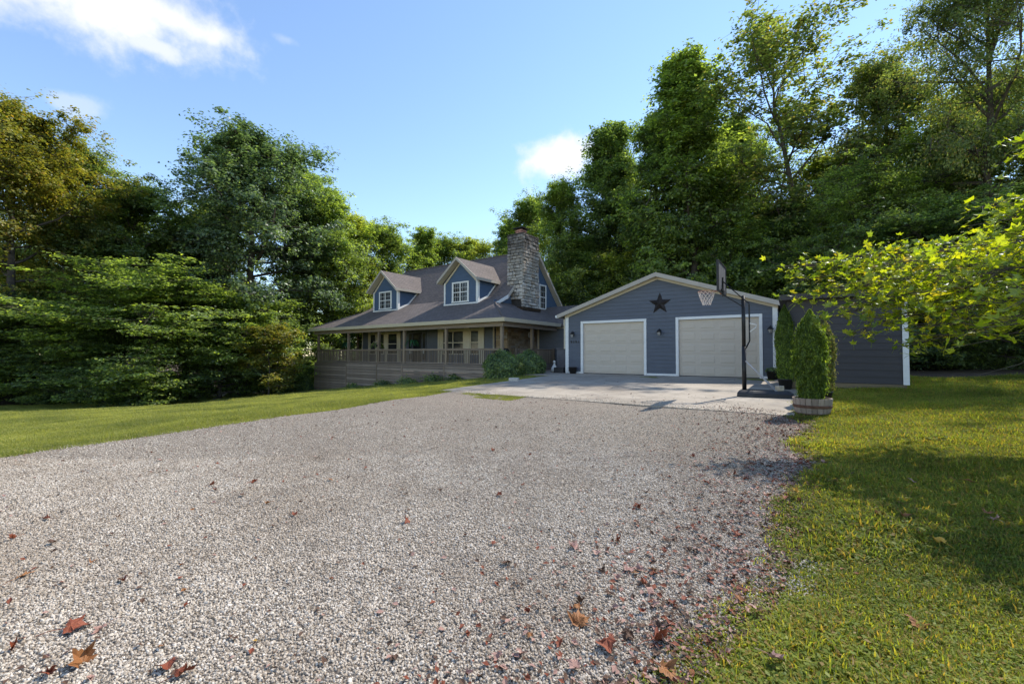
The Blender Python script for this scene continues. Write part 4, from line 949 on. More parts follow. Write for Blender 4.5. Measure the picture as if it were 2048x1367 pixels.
# hanging baskets
def basket(a, zt, lb, mat, flower=False):
    q = hpt(a, .75, 0); e = tag(empty('hanging_basket', (q.x, q.y, zt)), lb, 'plant', None)
    MB().lathe([(0, 0), (.12, .02), (.17, .14), (.16, .14), (.1, .05), (0, .04)], 14).build('pot', M_POT, e, True)
    mb = MB()
    for k in range(3): mb.tube([(.16 * math.cos(k * 2.1), .16 * math.sin(k * 2.1), .14), (0, 0, 3.2 - zt)], .006, 4)
    mb.build('chains', M_BLACK, e)
    rg = np.random.default_rng(int(-a * 10)); V, F = [], []; fr = MB()
    for k in range(46):
        az = rg.uniform(0, 6.28); L = rg.uniform(.3, .62); pts = [(math.cos(az) * L * s * 1.0, math.sin(az) * L * s, .14 + .28 * L * math.sin(s * 2.6) * 1.6 - .42 * L * s * s * 1.8) for s in np.linspace(0, 1, 7)]
        for i in range(6):
            p0, p1 = Vector(pts[i]), Vector(pts[i + 1]); t = (p1 - p0).normalized(); s = t.cross(Vector((0, 0, 1))).normalized() * (.055 * (1 - i / 7))
            fr.add([p0 - s, p0 + s, p1 + s * .9, p1 - s * .9], [(0, 1, 2, 3)])
    fr.build('fronds', mat, e)
    if flower: leafy('blossoms', 9, 300, ball(.3, .42), .06, M_FLOWER, e)
basket(-15.0, 2.05, 'hanging fern near the far end of the porch', M_FERN); basket(-7.95, 2.1, 'hanging fern beside the front door', M_FERN); basket(-11.6, 2.0, 'hanging flower basket with pale blossoms on the porch', M_MID, True)
# porch ornament, grill, bin, planter box, statue, blocks
q = hpt(-1.82, 5.2, 2.72); pl_ = MB().lathe([(0, 0), (.17, 0), (.19, .02), (.17, .045), (.08, .05), (0, .05)], 16).build('wall_plaque', M_ORN); pl_.location = q; pl_.rotation_euler = (math.pi / 2, 0, math.pi / 2 - TH); tag(pl_, 'round pale plaque on the porch chimney stone', 'plaque')
q = hpt(-.9, .95, DZ); e = tag(empty('grill', q, -TH), 'black barbecue grill at the porch corner behind the shrubs', 'grill')
MB().box(-.4, .4, -.25, .25, .1, .62).build('cabinet', M_BLACK, e, bevel=.02); MB().tube([(-.42, 0, .72), (.42, 0, .72)], .24, 14).build('lid', M_BLACK, e, True); MB().box(-.75, -.41, -.22, .22, .6, .64).build('side_shelf', M_PLASTIC, e)
q = hpt(1.62, 1.85 + 1.1, .5); e = tag(empty('utility_bin', q, -TH), 'grey upright bin between the porch steps and garage', 'bin')
q = gpt(-.42, .7, .55); e.location = q; MB().box(-.32, .32, -.28, .28, 0, 1.18).build('body', M_BIN, e, bevel=.03); MB().box(-.35, .35, -.31, .31, 1.185, 1.25).build('lid', M_BIN, e, bevel=.02); MB().tube([(-.25, .3, 1.12), (.25, .3, 1.12)], .02, 6).build('handle', M_PLASTIC, e)
q = gpt(-.32, -.02, .545); e = tag(empty('planter_box', q, -GTH), 'low black planter box against the garage corner', 'planter')
mb = MB().box(-.26, .26, -.18, -.15, 0, .27).box(-.26, .26, .15, .18, 0, .27).box(-.26, -.23, -.149, .149, 0, .27).box(.23, .26, -.149, .149, 0, .27); mb.build('sides', M_PLASTIC, e); MB().box(-.229, .229, -.149, .149, .02, .23).build('soil', M_SOIL, e)
q = gpt(-.78, .25, .55); e = tag(empty('garden_statue', q, -GTH), 'small white goose statue beside the planter box', 'statue')
mb = MB().lathe([(.0, 0), (.12, .0), (.17, .1), (.17, .2), (.10, .32), (.05, .40), (.045, .46)], 14); mb.build('body', M_ORN, e, True); MB().lathe([(.0, .44), (.05, .46), (.075, .52), (.06, .58), (0, .60)], 12).build('head', M_ORN, e, True); MB().tube([(0, -.05, .52), (0, -.14, .50)], [.03, .008], 6).build('beak', M_TAN, e)
p = ground_px(1028, 763); o = MB().box(-.2, .2, -.1, .1, -.02, .16).build('concrete_block', M_CBLOCK, bevel=.015); o.location = p; o.rotation_euler = (0, 0, -.3); tag(o, 'pale concrete block in front of the rounded shrubs', 'block')
# landscape edging board by the barrel
p = ground_px(1660, 838); o = MB().box(-.75, .75, -.02, .02, -.03, .025).build('edging_board', M_SHEDW, bevel=.005); o.location = (p.x, p.y, p.z + .01); o.rotation_euler = (0, 0, -.25); tag(o, 'weathered timber edging board in the grass by the barrel', 'board')

# ------------------------------------------------------------------ basketball hoop
HX = Vector((-.83, .558, 0)); hz = .36
bh = tag(empty('basketball_hoop', (6.36, 11.85, hz), math.atan2(HX.y, HX.x)), 'portable black basketball hoop standing on the concrete pad', 'hoop')
mb = MB(); P0 = [(.14, -.42), (.14, .42), (-.25, .42), (-1.15, .26), (-1.15, -.26), (-.25, -.42)]
n = len(P0); V = [(x, y, .0) for x, y in P0] + [(x * .98, y * .97, .10) for x, y in P0] + [(x * .86 - .03, y * .78, .175) for x, y in P0]
F = [tuple(range(n))[::-1], tuple(range(2 * n, 3 * n))] + [(k * n + i, k * n + (i + 1) % n, (k + 1) * n + (i + 1) % n, (k + 1) * n + i) for k in range(2) for i in range(n)]
mb.add(V, F); mb.build('base', M_PLASTIC, bh, bevel=.02)
MB().tube([(0, 0, .1), (0, 0, 1.35)], .055, 12).tube([(0, 0, 1.345), (0, 0, 2.74)], .049, 12).build('pole', M_BLACK, bh, True)
for s in (-1, 1): MB().tube([(-.04, s * .06, .95), (-.75, s * .2, .17)], .016, 6).build('brace', M_STEEL, bh)
for s in (-1, 1):
    MB().tube([(-.14, s * .04, 2.52), (0, s * .05, 2.66), (.5, s * .06, 3.18)], .016, 6).build('arm', M_BLACK, bh)
    MB().tube([(-.0, s * .052, 2.44), (-.02, s * .052, 2.42), (.52, s * .06, 2.82)], .014, 6).build('arm', M_BLACK, bh)
MB().tube([(-.14, 0, 2.50), (-.14, 0, 1.5), (-.05, 0, 1.3)], .02, 8).build('adjuster_rod', M_BLACK, bh)
MB().tube([(-.14, 0, 1.98), (-.31, 0, 1.93), (-.29, 0, 1.86), (-.14, 0, 1.74)], .017, 6).build('adjuster_handle', M_ORN, bh)
bb = MB().box(.52, .55, -.66, .66, 2.88, 3.66).build('backboard', M_BIN, bh)
fr = MB(); fr.box(.505, .565, -.69, -.655, 2.85, 3.69).box(.505, .565, .655, .69, 2.85, 3.69).box(.505, .565, -.654, .654, 3.655, 3.69).box(.505, .565, -.654, .654, 2.85, 2.885); fr.build('frame', M_BLACK, bb)
MB().box(.49, .515, -.3, .3, 2.9, 2.94).box(.49, .515, -.04, .04, 2.75, 3.3).build('mount', M_BLACK, bh)
rc = .55 + .38; mb = MB().tube([(rc + .23 * math.cos(a), .23 * math.sin(a), 2.93) for a in np.linspace(0, 2 * math.pi, 25)], .011, 6, False)
mb.tube([(.56, .08, 2.93), (rc - .2, .11, 2.93)], .01, 5).tube([(.56, -.08, 2.93), (rc - .2, -.11, 2.93)], .01, 5).box(.551, .57, -.09, .09, 2.83, 2.97); mb.build('rim', M_ORANGE, bh, True)
mb = MB(); nn = 12
for k in range(nn):
    for dr_ in (1, -1):
        pts = []
        for j in range(6):
            a = 2 * math.pi * (k + dr_ * j * .5) / nn; r_ = .225 - .022 * j - (.01 if j > 3 else 0); pts.append((rc + r_ * math.cos(a), r_ * math.sin(a), 2.92 - j * .075))
        mb.tube(pts, .006, 4, False)
mb.build('net', M_CORD, bh)
q = bh.matrix_basis @ Vector((-.82, .0, .176)); o = MB().box(-.1, .1, -.06, .06, 0, .13).build('ballast_block', M_TAN, bevel=.01); o.location = q; o.rotation_euler = (0, 0, .4); tag(o, 'small tan block weighing down the basketball hoop base', 'block')

# ------------------------------------------------------------------ scatter by geometry nodes
def scatter(name, pts, rot, scl, templates, m=None):
    coll = bpy.data.collections.new(name + '_templates')
    for k, t in enumerate(templates):
        o = bpy.data.objects.new('%s_template_%02d' % (name, k), t); coll.objects.link(o)
    me = bpy.data.meshes.new(name); n = len(pts); me.vertices.add(n); me.vertices.foreach_set('co', pts.astype(np.float32).ravel())
    a = me.attributes.new('rot', 'FLOAT_VECTOR', 'POINT'); a.data.foreach_set('vector', rot.astype(np.float32).ravel())
    a = me.attributes.new('scl', 'FLOAT_VECTOR', 'POINT'); a.data.foreach_set('vector', scl.astype(np.float32).ravel())
    a = me.attributes.new('idx', 'INT', 'POINT'); a.data.foreach_set('value', (np.arange(n) * 7919 % len(templates)).astype(np.int32))
    o = bpy.data.objects.new(name, me); COL.objects.link(o); o['kind'] = 'stuff'
    ng = bpy.data.node_groups.new(name, 'GeometryNodeTree'); ng.interface.new_socket('Geometry', in_out='INPUT', socket_type='NodeSocketGeometry'); ng.interface.new_socket('Geometry', in_out='OUTPUT', socket_type='NodeSocketGeometry')
    N, L = ng.nodes, ng.links; gi, go = N.new('NodeGroupInput'), N.new('NodeGroupOutput'); iop = N.new('GeometryNodeInstanceOnPoints'); ci = N.new('GeometryNodeCollectionInfo')
    ci.inputs['Collection'].default_value = coll; ci.inputs['Separate Children'].default_value = True; ci.inputs['Reset Children'].default_value = True
    def attr(nm, tp):
        q = N.new('GeometryNodeInputNamedAttribute'); q.data_type = tp; q.inputs['Name'].default_value = nm; return q.outputs['Attribute']
    L.new(gi.outputs[0], iop.inputs['Points']); L.new(ci.outputs[0], iop.inputs['Instance']); iop.inputs['Pick Instance'].default_value = True
    L.new(attr('idx', 'INT'), iop.inputs['Instance Index'])
    er = N.new('FunctionNodeEulerToRotation'); L.new(attr('rot', 'FLOAT_VECTOR'), er.inputs[0]); L.new(er.outputs[0], iop.inputs['Rotation'])
    L.new(attr('scl', 'FLOAT_VECTOR'), iop.inputs['Scale']); L.new(iop.outputs[0], go.inputs[0])
    md = o.modifiers.new('scatter', 'NODES'); md.node_group = ng
    return o
rg = np.random.default_rng(17)
def in_view(x, y, m=1.28): return (y > .3) & (np.abs(x) < m * y + 2.2)
# gravel stones
st_t = []
for k in range(5):
    bm = bmesh.new(); bmesh.ops.create_icosphere(bm, subdivisions=1, radius=1)
    for v in bm.verts: v.co *= random.uniform(.7, 1.25); v.co.z *= .72
    me = bpy.data.meshes.new('gravel_stone'); bm.to_mesh(me); bm.free(); me.materials.append(M_STONEBIT); st_t.append(me)
def sample(n, x0, x1, y0, y1): return rg.uniform(x0, x1, n), rg.uniform(y0, y1, n)
P = []
for (n, y0, y1, xm) in ((250000, .7, 3.2, 5.4), (300000, 3.2, 6.0, 8.8), (150000, 6.0, 10.6, 9.8)):
    x, y = sample(n, -xm, min(xm, 6.2), y0, y1); ok = in_view(x, y, 1.22) & (gravel_in(x, y) > -.05 - .35 * rg.uniform(0, 1, n) ** 3) & (rg.uniform(0, 1, n) < np.clip((10.6 - y) / 4.6, 0, 1)); P.append(np.stack([x[ok], y[ok]], 1))
P = np.concatenate(P); n = len(P); sz = rg.uniform(.0042, .0088, n) * np.where(rg.uniform(0, 1, n) > .96, 1.5, 1)
pts = np.stack([P[:, 0], P[:, 1], gz(P[:, 0], P[:, 1]) + .022 + sz * .3], 1)
gs_ = scatter('gravel_stones', pts, rg.uniform(0, 6.28, (n, 3)) * np.array([.25, .25, 1]), np.repeat(sz[:, None], 3, 1) * rg.uniform(.8, 1.25, (n, 3)), st_t)
gs_['label'] = 'pale crushed stone spread over the drive'; gs_['category'] = 'gravel'
x, y = sample(60000, -3.5, 7, 7.5, 15); u_, v_ = x * CT - y * ST, x * ST + y * CT
ok = (u_ > -10.3) & (u_ < -.5) & (v_ > 10.15) & (rg.uniform(0, 1, len(x)) < np.exp(-(v_ - 10.15) / (.12 + .18 * (1 + np.sin(u_ * 1.3 + 2 * np.sin(u_ * .7))))) * .8); n = ok.sum()
zz = np.interp(v_[ok], [9, 10.2, 19.2, 30], [.25, .285, .545, .56]); sz = rg.uniform(.006, .013, n)
gs2 = scatter('strewn_gravel', np.stack([x[ok], y[ok], zz + sz * .3], 1), rg.uniform(0, 6.28, (n, 3)) * np.array([.25, .25, 1]), np.repeat(sz[:, None], 3, 1), st_t); gs2['label'] = 'loose gravel strewn over the front edge of the pad'; gs2['category'] = 'gravel'
# grass
def tuft(seed, nb, h, w, spread, mat, lean=.5):
    r = random.Random(seed); mb = MB()
    for k in range(nb):
        a = r.uniform(0, 6.28); d = Vector((math.cos(a), math.sin(a), 0)); s = Vector((-d.y, d.x, 0)); o = Vector((r.gauss(0, spread), r.gauss(0, spread), 0)); L = h * r.uniform(.5, 1.15); ww = w * r.uniform(.7, 1.3); ln = r.uniform(.1, lean)
        p1 = o + Vector((0, 0, L * .55)) + d * L * ln * .35; p2 = o + Vector((0, 0, L * (1 - ln * .35))) + d * L * ln
        mb.add([o - s * ww * .5, o + s * ww * .5, p1 + s * ww * .42, p1 - s * ww * .42, p2], [(0, 1, 2, 3), (3, 2, 4)])
    me = bpy.data.meshes.new('tuft'); me.from_pydata(mb.v, [], mb.f); me.materials.append(mat); return me
def clover(seed, nb, mat):
    r = random.Random(seed); mb = MB()
    for k in range(nb):
        c = Vector((r.gauss(0, .05), r.gauss(0, .05), r.uniform(.012, .05))); a = r.uniform(0, 6.28); L = r.uniform(.008, .0165); d = Vector((math.cos(a), math.sin(a), r.uniform(-.3, .5))) * L; s = Vector((-math.sin(a), math.cos(a), r.uniform(-.3, .3))) * L * .6
        mb.add([c - d, c + s, c + d, c - s], [(0, 1, 2, 3)])
    me = bpy.data.meshes.new('clover'); me.from_pydata(mb.v, [], mb.f); me.materials.append(mat); return me
mow = [tuft(k, 30, .055, .006, .055, M_GRASS, .8) for k in range(4)]
wild = [tuft(20 + k, 22, .085, .0075, .045, M_GRASS2, .9) for k in range(4)] + [clover(40 + k, 60, M_GRASS2) for k in range(3)]
def lawn(name, bands, test, tpl, zs=1.0):
    P, S = [], []
    for (n, x0, x1, y0, y1, s) in bands:
        x, y = sample(n, x0, x1, y0, y1); ok = in_view(x, y) & test(x, y); P.append(np.stack([x[ok], y[ok]], 1)); S.append(np.full(ok.sum(), s))
    P = np.concatenate(P); n = len(P); s = np.concatenate(S) * rg.uniform(.7, 1.3, n); s *= .8 + .45 * np.clip(np.sin(P[:, 0] * 1.9 + 2 * np.sin(P[:, 1])) * np.sin(P[:, 1] * 2.3), -1, 1) ** 2
    rot = np.stack([rg.normal(0, .08, n), rg.normal(0, .08, n), rg.uniform(0, 6.28, n)], 1)
    return scatter(name, np.stack([P[:, 0], P[:, 1], gz(P[:, 0], P[:, 1])], 1), rot, np.stack([s, s, s * zs], 1), tpl)
def pad_out(x, y):
    u, v = x * CT - y * ST, x * ST + y * CT
    return ~(((u > -10.42) & (u < -.5) & (v > 10.2)) | ((u > -12.6) & (u < -10) & (v > 17.5)) | (v > 18.25) & (u < -10))
def left_t(x, y): return (gravel_in(x, y) < -.02) & (x < np.interp(y, [0, 14, 20, 30], [-3, 0, 1, 2])) & (woods_in(x, y) < .8) & pad_out(x, y)
def right_t(x, y):
    q = gravel_in(x, y); edge = np.clip(-q / .5, 0, 1)
    return (q < 0) & (rg.uniform(0, 1, len(x)) < .25 + .75 * edge) & (x > 0) & (woods_in(x, y) < .5) & pad_out(x, y)
lo = lawn('lawn_grass', [(26000, -14, -2, 5, 9, 1.0), (60000, -24, 0, 9, 16, 1.15), (60000, -36, 2, 16, 27, 1.5), (30000, -38, -6, 26, 36, 2.0)], left_t, mow); lo['label'] = 'mown green lawn left of the gravel drive'; lo['category'] = 'grass'
lr = lawn('wild_grass', [(23000, -.6, 6.5, .3, 3, .8), (31000, .8, 10, 3, 6, 1.0), (30000, 3, 16, 6, 10.5, 1.15), (24000, 5, 22, 10.5, 17, 1.5)], right_t, wild); lr['label'] = 'weedy clover and grass right of the gravel drive'; lr['category'] = 'grass'
# tufts along the pad edge
x, y = sample(16000, -3.8, 3.5, 9.5, 14.8); u_, v_ = x * CT - y * ST, x * ST + y * CT
ok = (np.abs(v_ - 10.0) < .2 + .35 * (np.sin(u_ * 2.3) > .0)) & (v_ < 10.28) & (u_ < -5.0) & (u_ > -11.2) & (np.sin(u_ * 1.7 + 2.4) + .5 * np.sin(u_ * 4.1) > -.1) & (rg.uniform(0, 1, len(x)) < .5); n = ok.sum()
sc = scatter('edge_grass', np.stack([x[ok], y[ok], gz(x[ok], y[ok]) + .02], 1), np.stack([np.zeros(n), np.zeros(n), rg.uniform(0, 6.28, n)], 1), np.repeat(rg.uniform(.5, 1.0, n)[:, None], 3, 1), mow); sc['label'] = 'grass tufts along the pad edge'; sc['category'] = 'grass'

# ------------------------------------------------------------------ fallen leaves
def maple_outline(seed, sinus=.5, lobes=((0, 1.0), (.95, .86), (-.95, .86), (1.95, .55), (-1.95, .55))):
    r = random.Random(seed); pts = []
    for a, L in sorted(lobes, key=lambda q: q[0]):
        L *= r.uniform(.88, 1.1); w = .20
        pts += [(a - w * 1.25, L * .66), (a - w * .62, L * .80), (a, L), (a + w * .62, L * .80), (a + w * 1.25, L * .66)]
        pts.append((a + .475, sinus * L + .06 * r.random()))
    pts[-1] = (2.75, .30)
    return [(math.sin(a) * q, math.cos(a) * q) for a, q in pts] + [(0, -.12), (-math.sin(2.75) * .3, math.cos(2.75) * .3)]
def leaf_mesh(name, seed, size, mat, curl=.25, stem=True, crumple=.0, sinus=.52):
    r = random.Random(seed); o = maple_outline(seed, sinus); mb = MB()
    def zf(x, y): return curl * (x * x * .9 + .25 * y * y) + crumple * math.sin(5 * x + seed) * math.sin(4 * y + 2 * seed) + .03 * math.sin(9 * x)
    V = [(0, 0, zf(0, 0))] + [(x, y, zf(x, y)) for x, y in o]; mid = [(x * .5, y * .5, zf(x * .5, y * .5) + .03 * math.sin(7 * i)) for i, (x, y) in enumerate(o)]
    n = len(o); V += mid; F = []
    for i in range(n):
        j = (i + 1) % n; F.append((0, 1 + n + i, 1 + n + j)); F.append((1 + n + i, 1 + i, 1 + j, 1 + n + j))
    mb.add([(x * size * .5, (y - .2) * size * .5, z * size * .5) for x, y, z in V], F)
    if stem: mb.tube([(0, -.2 * size * .5, 0), (0, -.55 * size, -.03 * size), (.02 * size, -.8 * size, -.12 * size)], size * .012, 4, False)
    me = bpy.data.meshes.new(name); me.from_pydata(mb.v, [], mb.f); me.materials.append(mat); return me
def drymat(name, c1, c2):
    M = Mat(name); v = M.coord(); M.col(M.mix(M.mult(M.objrand(), .5), M.ramp(M.noise(v, 22, 6), [(.3, c1), (.7, c2)]), c1)).rough(.6, .3).bump(M.noise(v, 40, 5), .5, .004)
    return M.m
DRY = {'red brown': drymat('dry_red', (.13, .028, .014), (.27, .075, .03)), 'orange brown': drymat('dry_orange', (.19, .075, .025), (.34, .15, .05)),
       'pinkish tan': drymat('dry_pink', (.27, .15, .12), (.43, .27, .22)), 'dark brown': drymat('dry_dark', (.06, .03, .018), (.14, .075, .045)), 'yellow': drymat('dry_yellow', (.45, .25, .03), (.6, .38, .06))}
dl = {}
for c, m in DRY.items():
    dl[c] = [leaf_mesh('fallen_leaf', 100 + k * 3 + len(dl), 1.0, m, .4 + .25 * k, True, .2, .68) for k in range(4)]
rl = random.Random(77)
def fall(x, y, size, colr, label, group, tilt=.25, folded=False, dz=.042):
    size *= 1.12
    o = link('fallen_leaf', rl.choice(dl[colr]), None, (x, y, gz1(x, y) + dz), (rl.gauss(0, tilt), rl.gauss(0, tilt), rl.uniform(0, 6.28)), (size * (.45 if folded else 1), size, size * rl.uniform(.8, 1.3)))
    return tag(o, label, 'leaf', group)
def fall_px(X, Y, size, colr, label=None, folded=False):
    p = ground_px(X, Y); return fall(p.x, p.y, size, colr, label or '%s fallen leaf lying on the open gravel' % colr, '%s leaves on the open gravel' % colr, folded=folded)
fall_px(150, 1268, .17, 'red brown', 'largest deep red lobed leaf on the gravel beside an orange one'); fall_px(160, 1336, .16, 'orange brown', 'large orange brown lobed leaf on the gravel beside the deep red one')
for X, Y, s, c, fo in ((48, 1162, .13, 'orange brown', 1), (246, 1170, .12, 'red brown', 1), (200, 1272, .11, 'pinkish tan', 1), (335, 1345, .12, 'red brown', 0), (322, 1307, .08, 'orange brown', 1), (368, 1193, .07, 'orange brown', 1), (372, 1222, .06, 'red brown', 1), (365, 1362, .12, 'red brown', 1), (98, 1362, .12, 'red brown', 1), (28, 1307, .08, 'red brown', 1),
                       (95, 1045, .10, 'red brown', 1), (236, 1042, .10, 'orange brown', 1), (105, 1094, .08, 'dark brown', 0), (25, 1085, .09, 'red brown', 1), (320, 925, .10, 'pinkish tan', 0), (425, 975, .10, 'red brown', 1), (430, 985, .09, 'red brown', 1), (508, 970, .13, 'red brown', 1), (484, 997, .08, 'dark brown', 0), (535, 1014, .09, 'orange brown', 1), (588, 1037, .08, 'red brown', 0), (660, 965, .08, 'orange brown', 0), (635, 921, .07, 'dark brown', 0), (665, 879, .06, 'red brown', 0), (740, 968, .05, 'orange brown', 0),
                       (812, 1050, .12, 'red brown', 0), (805, 987, .06, 'dark brown', 0), (880, 987, .06, 'dark brown', 0), (998, 996, .10, 'red brown', 0), (1012, 1136, .10, 'dark brown', 0), (988, 1096, .07, 'red brown', 0), (985, 905, .09, 'red brown', 0), (1148, 1103, .13, 'pinkish tan', 0), (1195, 1116, .09, 'pinkish tan', 0), (1130, 1140, .06, 'pinkish tan', 0), (1158, 1255, .16, 'orange brown', 0), (1155, 1226, .09, 'orange brown', 0), (1215, 1305, .15, 'red brown', 0), (1320, 1292, .14, 'red brown', 0), (1255, 1150, .12, 'pinkish tan', 0), (1310, 1160, .08, 'red brown', 0), (1300, 1195, .1, 'pinkish tan', 0), (1395, 1110, .1, 'pinkish tan', 0), (1480, 1010, .09, 'red brown', 0), (510, 1297, .03, 'yellow', 0), (1060, 915, .06, 'red brown', 0), (1180, 880, .06, 'red brown', 0), (870, 935, .05, 'dark brown', 0), (1335, 1360, .15, 'orange brown', 0), (1120, 1300, .07, 'red brown', 0), (1060, 1285, .06, 'orange brown', 0), (1040, 1320, .07, 'pinkish tan', 0)):
    fall_px(X, Y, s, c, folded=bool(fo))
fall_px(1835, 1265, .15, 'orange brown', 'large curled orange brown leaf lying in the clover')
for X, Y, c in ((1975, 1042, 'orange brown'), (1592, 995, 'yellow'), (1570, 1008, 'red brown'), (1808, 1047, 'orange brown'), (1990, 1055, 'pinkish tan'), (1825, 975, 'pinkish tan'), (1940, 975, 'orange brown'), (1648, 935, 'pinkish tan'), (1550, 1345, 'pinkish tan'), (1510, 1240, 'pinkish tan'), (1905, 1025, 'yellow'), (1880, 1100, 'yellow'), (1700, 960, 'dark brown'), (1620, 1080, 'dark brown'), (1760, 1045, 'orange brown')):
    p = ground_px(X, Y); fall(p.x, p.y, .1, c, '%s fallen leaf in the weedy grass' % c, '%s leaves in the weedy grass' % c, dz=.07)
cnt = 0
while cnt < 190:                                              # drift of leaves along the grass edge
    y = rl.uniform(1.7, 8.5) ** 1.0; xr = float(np.interp(y, YR, XR)); x = xr - abs(rl.gauss(0, .5 + .06 * y)) + .15
    c = rl.choices(['pinkish tan', 'red brown', 'dark brown', 'orange brown'], [5, 4, 4, 1])[0]
    fall(x, y, rl.uniform(.045, .10), c, '%s fallen leaf in the drift along the grass edge' % c, '%s leaves drifted along the grass edge' % c, .3, rl.random() < .3); cnt += 1
for k in range(85):
    y = rl.uniform(2.4, 11.5); x = rl.uniform(max(-1.1 * y, float(np.interp(y, YL, XL))), float(np.interp(y, YR, XR)))
    c = rl.choices(['red brown', 'dark brown', 'orange brown'], [4, 4, 2])[0]; fall(x, y, rl.uniform(.035, .075), c, '%s fallen leaf lying on the open gravel' % c, '%s leaves on the open gravel' % c, .3, rl.random() < .5)
for k in range(26):
    u, v = rl.uniform(-10, -1), rl.uniform(10.6, 18.8); x, y = uv(u, v); zz = float(np.interp(v, [9, 10.2, 19.2, 30], [.25, .285, .545, .56])) + .015
    o = fall(x, y, rl.uniform(.04, .08), 'dark brown', 'dark brown fallen leaf on the concrete pad', 'leaves on the concrete pad', .15, True); o.location.z = zz
# small crumbs of dry leaf in the drift
flake = []
for k, m in enumerate((DRY['dark brown'], DRY['pinkish tan'], DRY['dark brown'], DRY['red brown'])):
    me = bpy.data.meshes.new('flake'); me.from_pydata([(-1, -.4, 0), (.2, -.7, .3), (1, .1, 0), (0, .6, .25)], [], [(0, 1, 2, 3)]); me.materials.append(m); flake.append(me)
y = rg.uniform(1.4, 10, 9000); x = np.interp(y, YR, XR) - np.abs(rg.normal(0, .75, 9000)) ** 1.25 + .3; y2 = rg.uniform(1.6, 12, 2600); x = np.concatenate([x, rg.uniform(-10, 5, 2600)]); y = np.concatenate([y, y2]); keep = gravel_in(x, y) > -.5; x, y = x[keep], y[keep]; n = len(x)
s = rg.uniform(.007, .024, n); o = scatter('leaf_crumbs', np.stack([x, y, gz(x, y) + .036], 1), np.stack([rg.normal(0, .3, n), rg.normal(0, .3, n), rg.uniform(0, 6.28, n)], 1), np.repeat(s[:, None], 3, 1), flake); o['label'] = 'crumbled dry leaf bits along the grass edge'; o['category'] = 'leaf litter'

# ------------------------------------------------------------------ maple reaching in from the right
mp = tag(empty('maple_tree', (12.2, 7.6, gz1(12.2, 7.6) - .05)), 'young maple whose low leafy branches reach in over the right lawn', 'tree')
O = Vector(mp.location)
MB().tube([(0, 0, 0), (.05, 0, 1.5), (-.05, .05, 3.0), (.0, 0, 4.6)], [.12, .1, .085, .05], 10).build('trunk', M_BARK, mp, True)
lm = [leaf_mesh('leaf', 200 + k, 1.0, M_LIME, .18 + .08 * k, True, .06) for k in range(5)]
rm = random.Random(5); leaves = []; br = MB()
def P3(X, Y, d): q = px_dir(X, Y); return Vector((0, 0, CAMZ)) + q * (d / q.y)
TIPS = [(1562, 533, 4.7), (1590, 598, 4.5), (1600, 560, 4.6), (1650, 520, 4.4), (1640, 640, 4.2), (1690, 610, 4.1), (1700, 665, 4.0), (1720, 510, 4.2), (1760, 560, 3.9), (1770, 640, 3.8), (1790, 525, 3.8), (1830, 590, 3.6), (1840, 655, 3.5), (1860, 540, 3.5), (1890, 495, 3.4), (1905, 620, 3.3), (1925, 560, 3.2), (1940, 660, 3.1), (1960, 470, 3.1), (1975, 610, 2.9), (1985, 540, 2.9), (1965, 412, 3.2), (2005, 440, 3.0), (2010, 580, 2.7), (2020, 650, 2.7), (2040, 480, 2.7), (2045, 600, 2.6), (2035, 285, 3.6), (2050, 420, 3.0), (1820, 690, 3.6), (1660, 575, 4.3), (1740, 600, 4.0), (1890, 575, 3.4)]
limb0 = [P3(2330, 560, 6.8), P3(2300, 480, 6.0), P3(2300, 610, 5.5)]
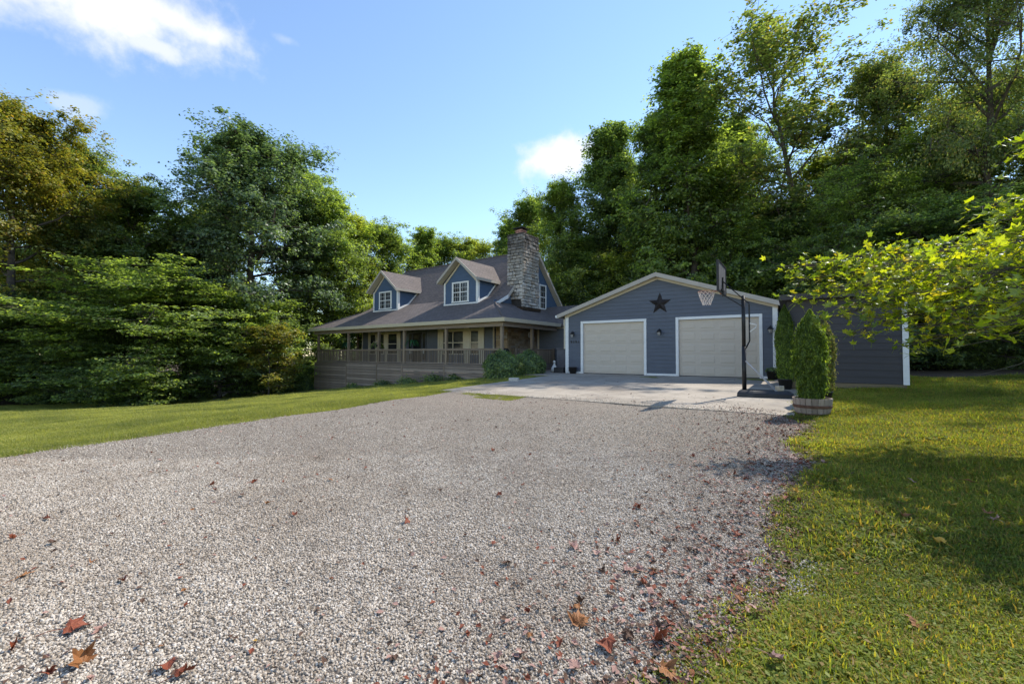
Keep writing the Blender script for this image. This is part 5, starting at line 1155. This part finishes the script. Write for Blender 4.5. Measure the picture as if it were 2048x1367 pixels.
for k, (X, Y, d) in enumerate(TIPS):
    d *= 1.42
    tip = P3(X, Y, d); X0 = min(2300, X + rm.uniform(260, 420)); root = P3(X0, Y + rm.uniform(-40, 10) + (560 - Y) * .35, d + rm.uniform(-.1, .45)); mid = (tip + root) / 2 + Vector((0, 0, .08))
    hub = min(limb0, key=lambda h: (h - root).length)
    pts = [hub + (root - hub) * .0, root, (root + mid) / 2 + Vector((0, 0, .03)), mid, (mid + tip) / 2, tip]
    br.tube([p - O for p in pts], [.02, .015, .012, .010, .007, .004], 5, False)
    L = (tip - root).length; nn = int(L / .0175)
    for j in range(nn):
        f = (j + rm.random()) / nn; p = root + (mid - root) * (2 * f) if f < .5 else mid + (tip - mid) * (2 * f - 1)
        off = Vector((rm.gauss(0, .14), rm.gauss(0, .17), rm.gauss(0, .08))); c = p + off; br.tube([p - O, c - O], .003, 3, False)
        leaves.append((c, rm.uniform(.105, .20), (rm.gauss(.25, .5), rm.gauss(0, .5), rm.uniform(0, 6.28))))
for h in limb0: br.tube([(0, 0, 1.9), ((h - O) * .5 + Vector((0, 0, .75)))[:], (h - O)[:]], [.055, .035, .018], 7, False)
for (X, Y, d, X1, Y1) in ((1826, 668, 3.4, 2100, 660), (1955, 750, 2.9, 2120, 690), (1880, 700, 3.0, 2100, 640)):   # bare drooping twigs
    d *= 1.42; a, b = P3(X, Y, d), P3(X1, Y1, d); br.tube([(a - O)[:], ((a + b) / 2 - O + Vector((0, 0, -.04)))[:], (b - O)[:]], [.002, .004, .006], 4, False)
brn = br.build('branches', M_BARK, mp)
leaves.sort(key=lambda q: -(q[1] / q[0].y)); print('maple leaves', len(leaves))
for c, s, r_ in leaves[:300]: link('leaf', rm.choice(lm), brn, c - O, r_, (s, s, s))
bm = bmesh.new()
for c, s, r_ in leaves[300:]:
    me = rm.choice(lm).copy(); from_e = Matrix.Translation(c - O) @ Matrix.Rotation(r_[2], 4, 'Z') @ Matrix.Rotation(r_[1], 4, 'Y') @ Matrix.Rotation(r_[0], 4, 'X') @ Matrix.Scale(s, 4)
    me.transform(from_e); bm.from_mesh(me); bpy.data.meshes.remove(me)
me = bpy.data.meshes.new('far_leaves'); bm.to_mesh(me); bm.free(); me.materials.append(M_LIME); fl = link('far_leaves', me, mp); fl['kind'] = 'stuff'
# upper crown, beyond the frame's edge
rg2 = np.random.default_rng(3); n = 2600; off = rg2.normal(0, 1, (n, 3)); off /= np.linalg.norm(off, axis=1, keepdims=True); off *= (rg2.uniform(0, 1, n) ** .5)[:, None] * np.array([1.5, 1.5, 1.6]); Cc = off + np.array([.8, 0, 4.4])
V, F = quads(Cc, np.array([0, 0, 1]) + rg2.normal(0, .5, (n, 3)), rg2.normal(0, 1, (n, 3)), np.full(n, .13), np.full(n, .12)); link('crown', np_mesh('crown', V, F, M_LIME), mp)
print('stones', nst, 'objects', len(bpy.data.objects))
